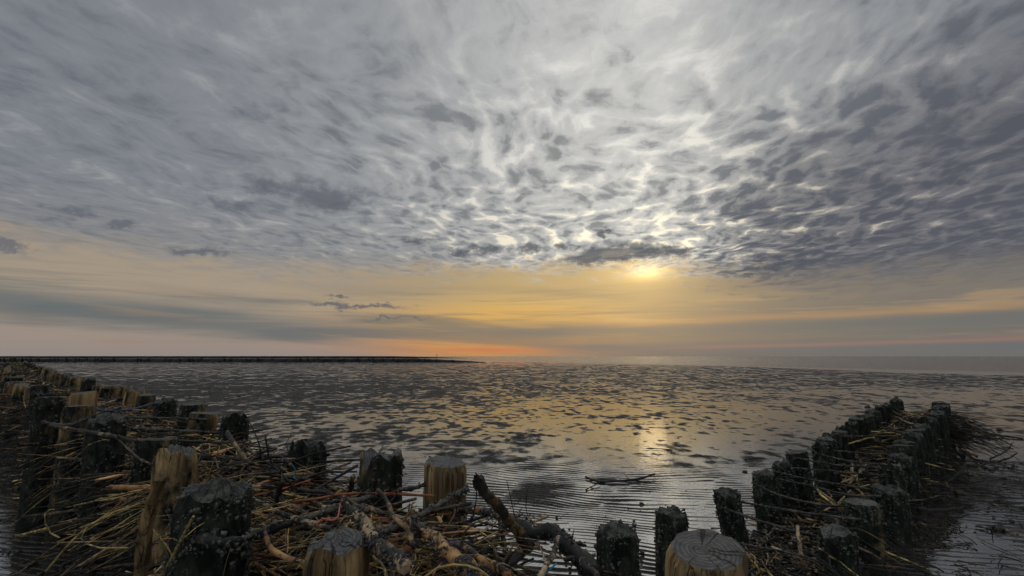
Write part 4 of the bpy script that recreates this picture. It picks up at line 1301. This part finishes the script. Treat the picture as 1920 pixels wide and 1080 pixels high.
fringe('twig_fringe', 'dark twigs bristling from the landward flank of left groyne', LEFT, 1, 0.26, 620, (0.02, 0.50), (0.08, 0.30), (0.002, 0.0055), [('DARK', 6), ('TWIG', 2), ('REED', .3)], 31)
fringe('twig_fringe', 'small twigs bristling from the water side of left groyne', LEFT, -1, 0.32, 260, (0.05, 0.60), (0.05, 0.25), (0.0015, 0.004), [('DARK', 4), ('TWIG', 3), ('REED', 1)], 32, down=0.1)
fringe('twig_fringe', 'twigs bristling from the far landward flank of left groyne', LEFTFAR, 1, 0.26, 420, (0.05, 0.55), (0.2, 0.45), (0.004, 0.010), [('DARK', 6), ('TWIG', 2)], 33, s1=20)
fringe('twig_fringe', 'dark twigs and weed spilling from the outer flank of right groyne', RIGHT, -1, 0.20, 380, (0.01, 0.24), (0.06, 0.28), (0.002, 0.006), [('DARK', 7), ('TWIG', 1.5), ('REED', .4)], 34, down=0.5)
fringe('twig_fringe', 'bushy twig ends at the far tip of right groyne', RIGHT, -1, 0.16, 240, (0.18, 0.46), (0.2, 0.55), (0.002, 0.006), [('DARK', 7), ('TWIG', 2)], 35, s0=4.2, down=0.25)
fringe('twig_litter', 'dark twig litter lying on the wet mud beside right groyne', RIGHT, -1, 0.42, 190, (0.004, 0.02), (0.05, 0.26), (0.0015, 0.005), [('DARK', 6), ('TWIG', 2)], 39, down=0.0, spread=1.6, bend=0.12)
fringe('straw', 'yellow straw hanging out of the near end of left groyne', LEFT, 1, 0.18, 55, (0.35, 0.62), (0.15, 0.50), (0.0008, 0.0018), [('REED', 5), ('TWIG', 3), ('PALE', 1)], 36, s1=2.6, down=0.45, spread=1.1, bend=0.22)
fringe('straw', 'yellow straw strewn over the top of the corner pile', CORNER, 1, -0.20, 230, (0.47, 0.58), (0.12, 0.42), (0.0008, 0.0019), [('REED', 5), ('TWIG', 4), ('PALE', 2)], 37, down=0.10, spread=1.5, bend=0.10)
fringe('straw', 'yellow straw bristling from the near flank of the corner pile', CORNER, -1, 0.12, 220, (0.40, 0.58), (0.10, 0.36), (0.0010, 0.0024), [('REED', 4), ('TWIG', 5)], 38, down=0.20, spread=1.4, bend=0.12)

# ------------------------------------------------------------------ loose sticks lying on top, each by itself
def loose(pathpts, zf, halfw, n, where, grp, seed, mats, s0=0.0, s1=None, lens=(.15, .5), rads=(.003, .007), lift=0.02, spread=0.8):
    f, L = path_fn(pathpts)
    s1 = L if s1 is None else s1
    rg = np.random.default_rng(seed)
    word = dict(REED='yellow reed', TWIG='brown twig', PALE='pale peeled stick', BARK='orange-brown stick', DARK='dark weedy twig', RUST='rust red twig')
    kindn = dict(REED='reed', TWIG='twig', PALE='stick', BARK='stick', DARK='twig', RUST='twig')
    for q in range(n):
        s = s0 + (s1 - s0) * (q + rg.random()) / n
        c, d = f(s)
        nn = np.array([-d[1], d[0]])
        off = rg.uniform(-halfw, halfw)
        mk = mats[rg.integers(0, len(mats))]
        r = rg.uniform(*rads) * (0.6 if mk == 'REED' else 1.0)
        z = zf(s, off) + lift + rg.uniform(0, .03)
        pts = lay_stick(rg, c + nn * off, d, z, rg.uniform(*lens), r, spread, 0.09 if mk == 'REED' else 0.04)
        pts[:, 2] = np.maximum(pts[:, 2], 0.02)
        P = spline(pts, 10)
        org = P[0].copy()
        t = Tubes(); t.add(P - org, np.linspace(r, r * .6, 10), 6, rough=.10, tone=rg.uniform(-.6, .25))
        add(kindn[mk], t.mesh(kindn[mk]), MATS[mk], loc=tuple(org), label='loose %s lying %s' % (word[mk], where), category=kindn[mk], group='%s, %ss' % (grp, word[mk]))


loose(CORNER, ztop_corner, .22, 42, 'on top of the near corner pile', 'loose pieces on the corner pile', 51, ['REED', 'TWIG', 'PALE', 'BARK', 'REED', 'TWIG', 'RUST'])
loose(CORNER, ztop_corner, .20, 30, 'among the thicker branches of the near corner pile', 'thicker pieces on the corner pile', 54, ['BARK', 'PALE', 'TWIG', 'BARK'], lens=(.25, .6), rads=(.006, .011), lift=.03, spread=0.9, s1=0.95)
loose(LEFT, ztop_left, .28, 60, 'on top of the near left groyne', 'loose pieces on the left groyne', 52, ['REED', 'TWIG', 'PALE', 'TWIG', 'BARK', 'DARK'])
loose(RIGHT, ztop_right, .2, 46, 'inside the right groyne', 'loose pieces in the right groyne', 53, ['TWIG', 'PALE', 'DARK', 'TWIG', 'REED'])

# ------------------------------------------------------------------ debris on the mud, shells in the near hollow
def scatter(name, label, cat, mat, n, fn, size, seed):
    rg = np.random.default_rng(seed)
    pts = np.array([fn(rg) for _ in range(n)])
    if name != 'shells':
        pts[:, 2] += mud_height(pts[:, 0], pts[:, 1])
    if name == 'seaweed':            # drift lines: weed gathers in patches
        pts = pts[perlin(pts[:, 0] * 3.0, pts[:, 1] * 3.0, seed) > -0.05]
    sz_ = np.abs(rg.normal(size[0], size[1], len(pts))) * rg.random(len(pts)) + 0.0015
    V, F = blobs(pts, sz_)
    V[:, 2] = (V[:, 2] - np.repeat(pts[:, 2], 6)) * 0.5 + np.repeat(pts[:, 2], 6)
    add(name, mesh_np(name, V, F, False), mat, kind='stuff', label=label, category=cat)


fr_, LR = path_fn(RIGHT)
fl_, LL = path_fn(LEFT)


def along(f, L, side, lo, spread, z=0.008):
    def g(rg):
        s = rg.uniform(-0.1, L)
        c, d = f(s)
        nn = np.array([-d[1], d[0]]) * side
        p = c + nn * (lo + abs(rg.normal(0, spread))) + d * rg.normal(0, .1)
        return (p[0], p[1], z * rg.random())
    return g


SHELL = mat_crust('shell_grit', (0.05, 0.045, 0.04), (0.34, 0.31, 0.28), 0.4)
WEED = mat_crust('bladder_weed', (0.010, 0.011, 0.007), (0.045, 0.045, 0.022), 0.35)
scatter('seaweed', 'dark seaweed and rubble strewn along the outer foot of right groyne', 'seaweed', WEED, 3600, along(fr_, LR, -1, 0.20, 0.22), (0.008, 0.007), 61)
scatter('seaweed', 'dark seaweed and rubble along the outer foot of left groyne', 'seaweed', WEED, 2200, along(fl_, LL, 1, 0.28, 0.25), (0.012, 0.008), 62)
scatter('seaweed', 'sparse weed along the water side foot of left groyne', 'seaweed', WEED, 900, along(fl_, LL, -1, 0.30, 0.10), (0.008, 0.005), 63)


def hollow(rg):
    s = rg.uniform(0.0, 1.7)
    c, d = fr_(s)
    nn = np.array([-d[1], d[0]])
    p = c + nn * rg.normal(0.0, 0.13)
    return (p[0], p[1], 0.06 + 0.06 * rg.random())


scatter('shells', 'pale shells and pebbles caught in the near hollow of right groyne', 'shells', SHELL, 700, hollow, (0.006, 0.005), 64)


def flats(rg):
    y = 2.2 + 7.0 * rg.random() ** 1.3
    x = rg.uniform(-0.9, 1.0) * y
    return (x, y, 0.004)


scatter('mud_crumbs', 'tiny mud crumbs and worm casts dotting the wet flats', 'mud crumbs', WEED, 900, flats, (0.006, 0.005), 65)

# a few bigger clods one can pick out
for (x, y, r_, lab) in CLODS:
    rg = np.random.default_rng(abs(int(x * 100)) + 500)
    Vb = []
    n_a, n_b = 9, 6
    for b_ in range(n_b):
        for a_ in range(n_a):
            ph = math.pi * (b_ + 0.5) / n_b; aa = 2 * math.pi * a_ / n_a
            k = r_ * (1 + rg.normal(0, .18))
            Vb.append((k * math.sin(ph) * math.cos(aa) * 1.3, k * math.sin(ph) * math.sin(aa), k * math.cos(ph) * .75))
    Fb = [(b_ * n_a + a_, b_ * n_a + (a_ + 1) % n_a, (b_ + 1) * n_a + (a_ + 1) % n_a, (b_ + 1) * n_a + a_)[::-1] for b_ in range(n_b - 1) for a_ in range(n_a)]
    Fb.append(tuple(range(n_a))); Fb.append(tuple(range((n_b) * n_a - 1, (n_b - 1) * n_a - 1, -1)))
    add('seaweed_clump', mesh_np('seaweed_clump', Vb, Fb), WEED, loc=(x, y, r_ * .35), label=lab, category='clump')

# ------------------------------------------------------------------ distant groynes on the horizon
def far_groyne(name, label, p0, p1, top, n_posts, w, seed, taper=0.0):
    rg = np.random.default_rng(seed)
    p0 = np.array(p0, float); p1 = np.array(p1, float)
    root = bpy.data.objects.new(name, None)
    COL.objects.link(root)
    root.location = (p0[0], p0[1], 0)
    root['label'] = label; root['category'] = 'groyne'
    L = np.linalg.norm(p1 - p0); d = (p1 - p0) / L; nn = np.array([-d[1], d[0]])
    m = 160
    V = []; F = []
    for k in range(m + 1):
        t = k / m
        h = top * (1 - taper * max(0, (t - 0.86) / 0.14) ** 1.4) * (0.96 + 0.05 * rg.random())
        c = d * (t * L)
        for (o_, z_) in ((-w, -0.1), (-w * .85, h * .8), (-w * .3, h), (w * .4, h * (0.95 + .05 * rg.random())), (w * .9, h * .75), (w, -0.1)):
            q = c + nn * o_ * (1 + .1 * rg.normal())
            V.append((q[0], q[1], z_))
    for k in range(m):
        for q in range(5):
            F.append((k * 6 + q, k * 6 + q + 1, (k + 1) * 6 + q + 1, (k + 1) * 6 + q))
    add('brushwood_body', mesh_np('brushwood_body', V, F, False), DARK, root)
    stem, tp = post_mesh(seed, 0.12, 1.0, 'far', 8, 5, 0.2)
    stem.materials.append(DARK)
    for k in range(n_posts):
        t = rg.random()
        c = d * (t * L) + nn * (w * (0.9 if k % 2 else -0.9))
        o = bpy.data.objects.new('post', stem)
        COL.objects.link(o); o.parent = root
        o.location = (c[0], c[1], 0)
        hh = top * (0.90 + .16 * rg.random()) * (1 - taper * max(0, (t - 0.86) / 0.14) ** 1.4)
        o.scale = (1.0, 1.0, max(hh, .1))


far_groyne('distant_groyne', 'long dark groyne across the flats below the left horizon', (-92.0, 84.0), (-4.6, 80.5), 0.66, 150, 0.9, 71, taper=0.9)
far_groyne('distant_groyne', 'thin dark groyne line farthest away on the left horizon', (-330.0, 262.0), (-24.0, 250.0), 1.12, 90, 1.5, 72, taper=0.9)

# small marks on the sea near the end of the far groyne
def beacon(x, y, h, lab):
    t = Tubes()
    t.add([(0, 0, -0.3), (0, 0, h * .6), (0.02, 0, h)], [0.10, .09, .08], 6)
    t.add([(0, 0, h * .72), (0, 0, h * .86), (0, 0, h)], [0.05, .35, .05], 6)
    add('sea_mark', t.mesh('sea_mark'), DARK, loc=(x, y, 0), label=lab, category='sea mark')


beacon(-38.0, 245.0, 2.0, 'tiny dark sea mark rising above the far groyne')
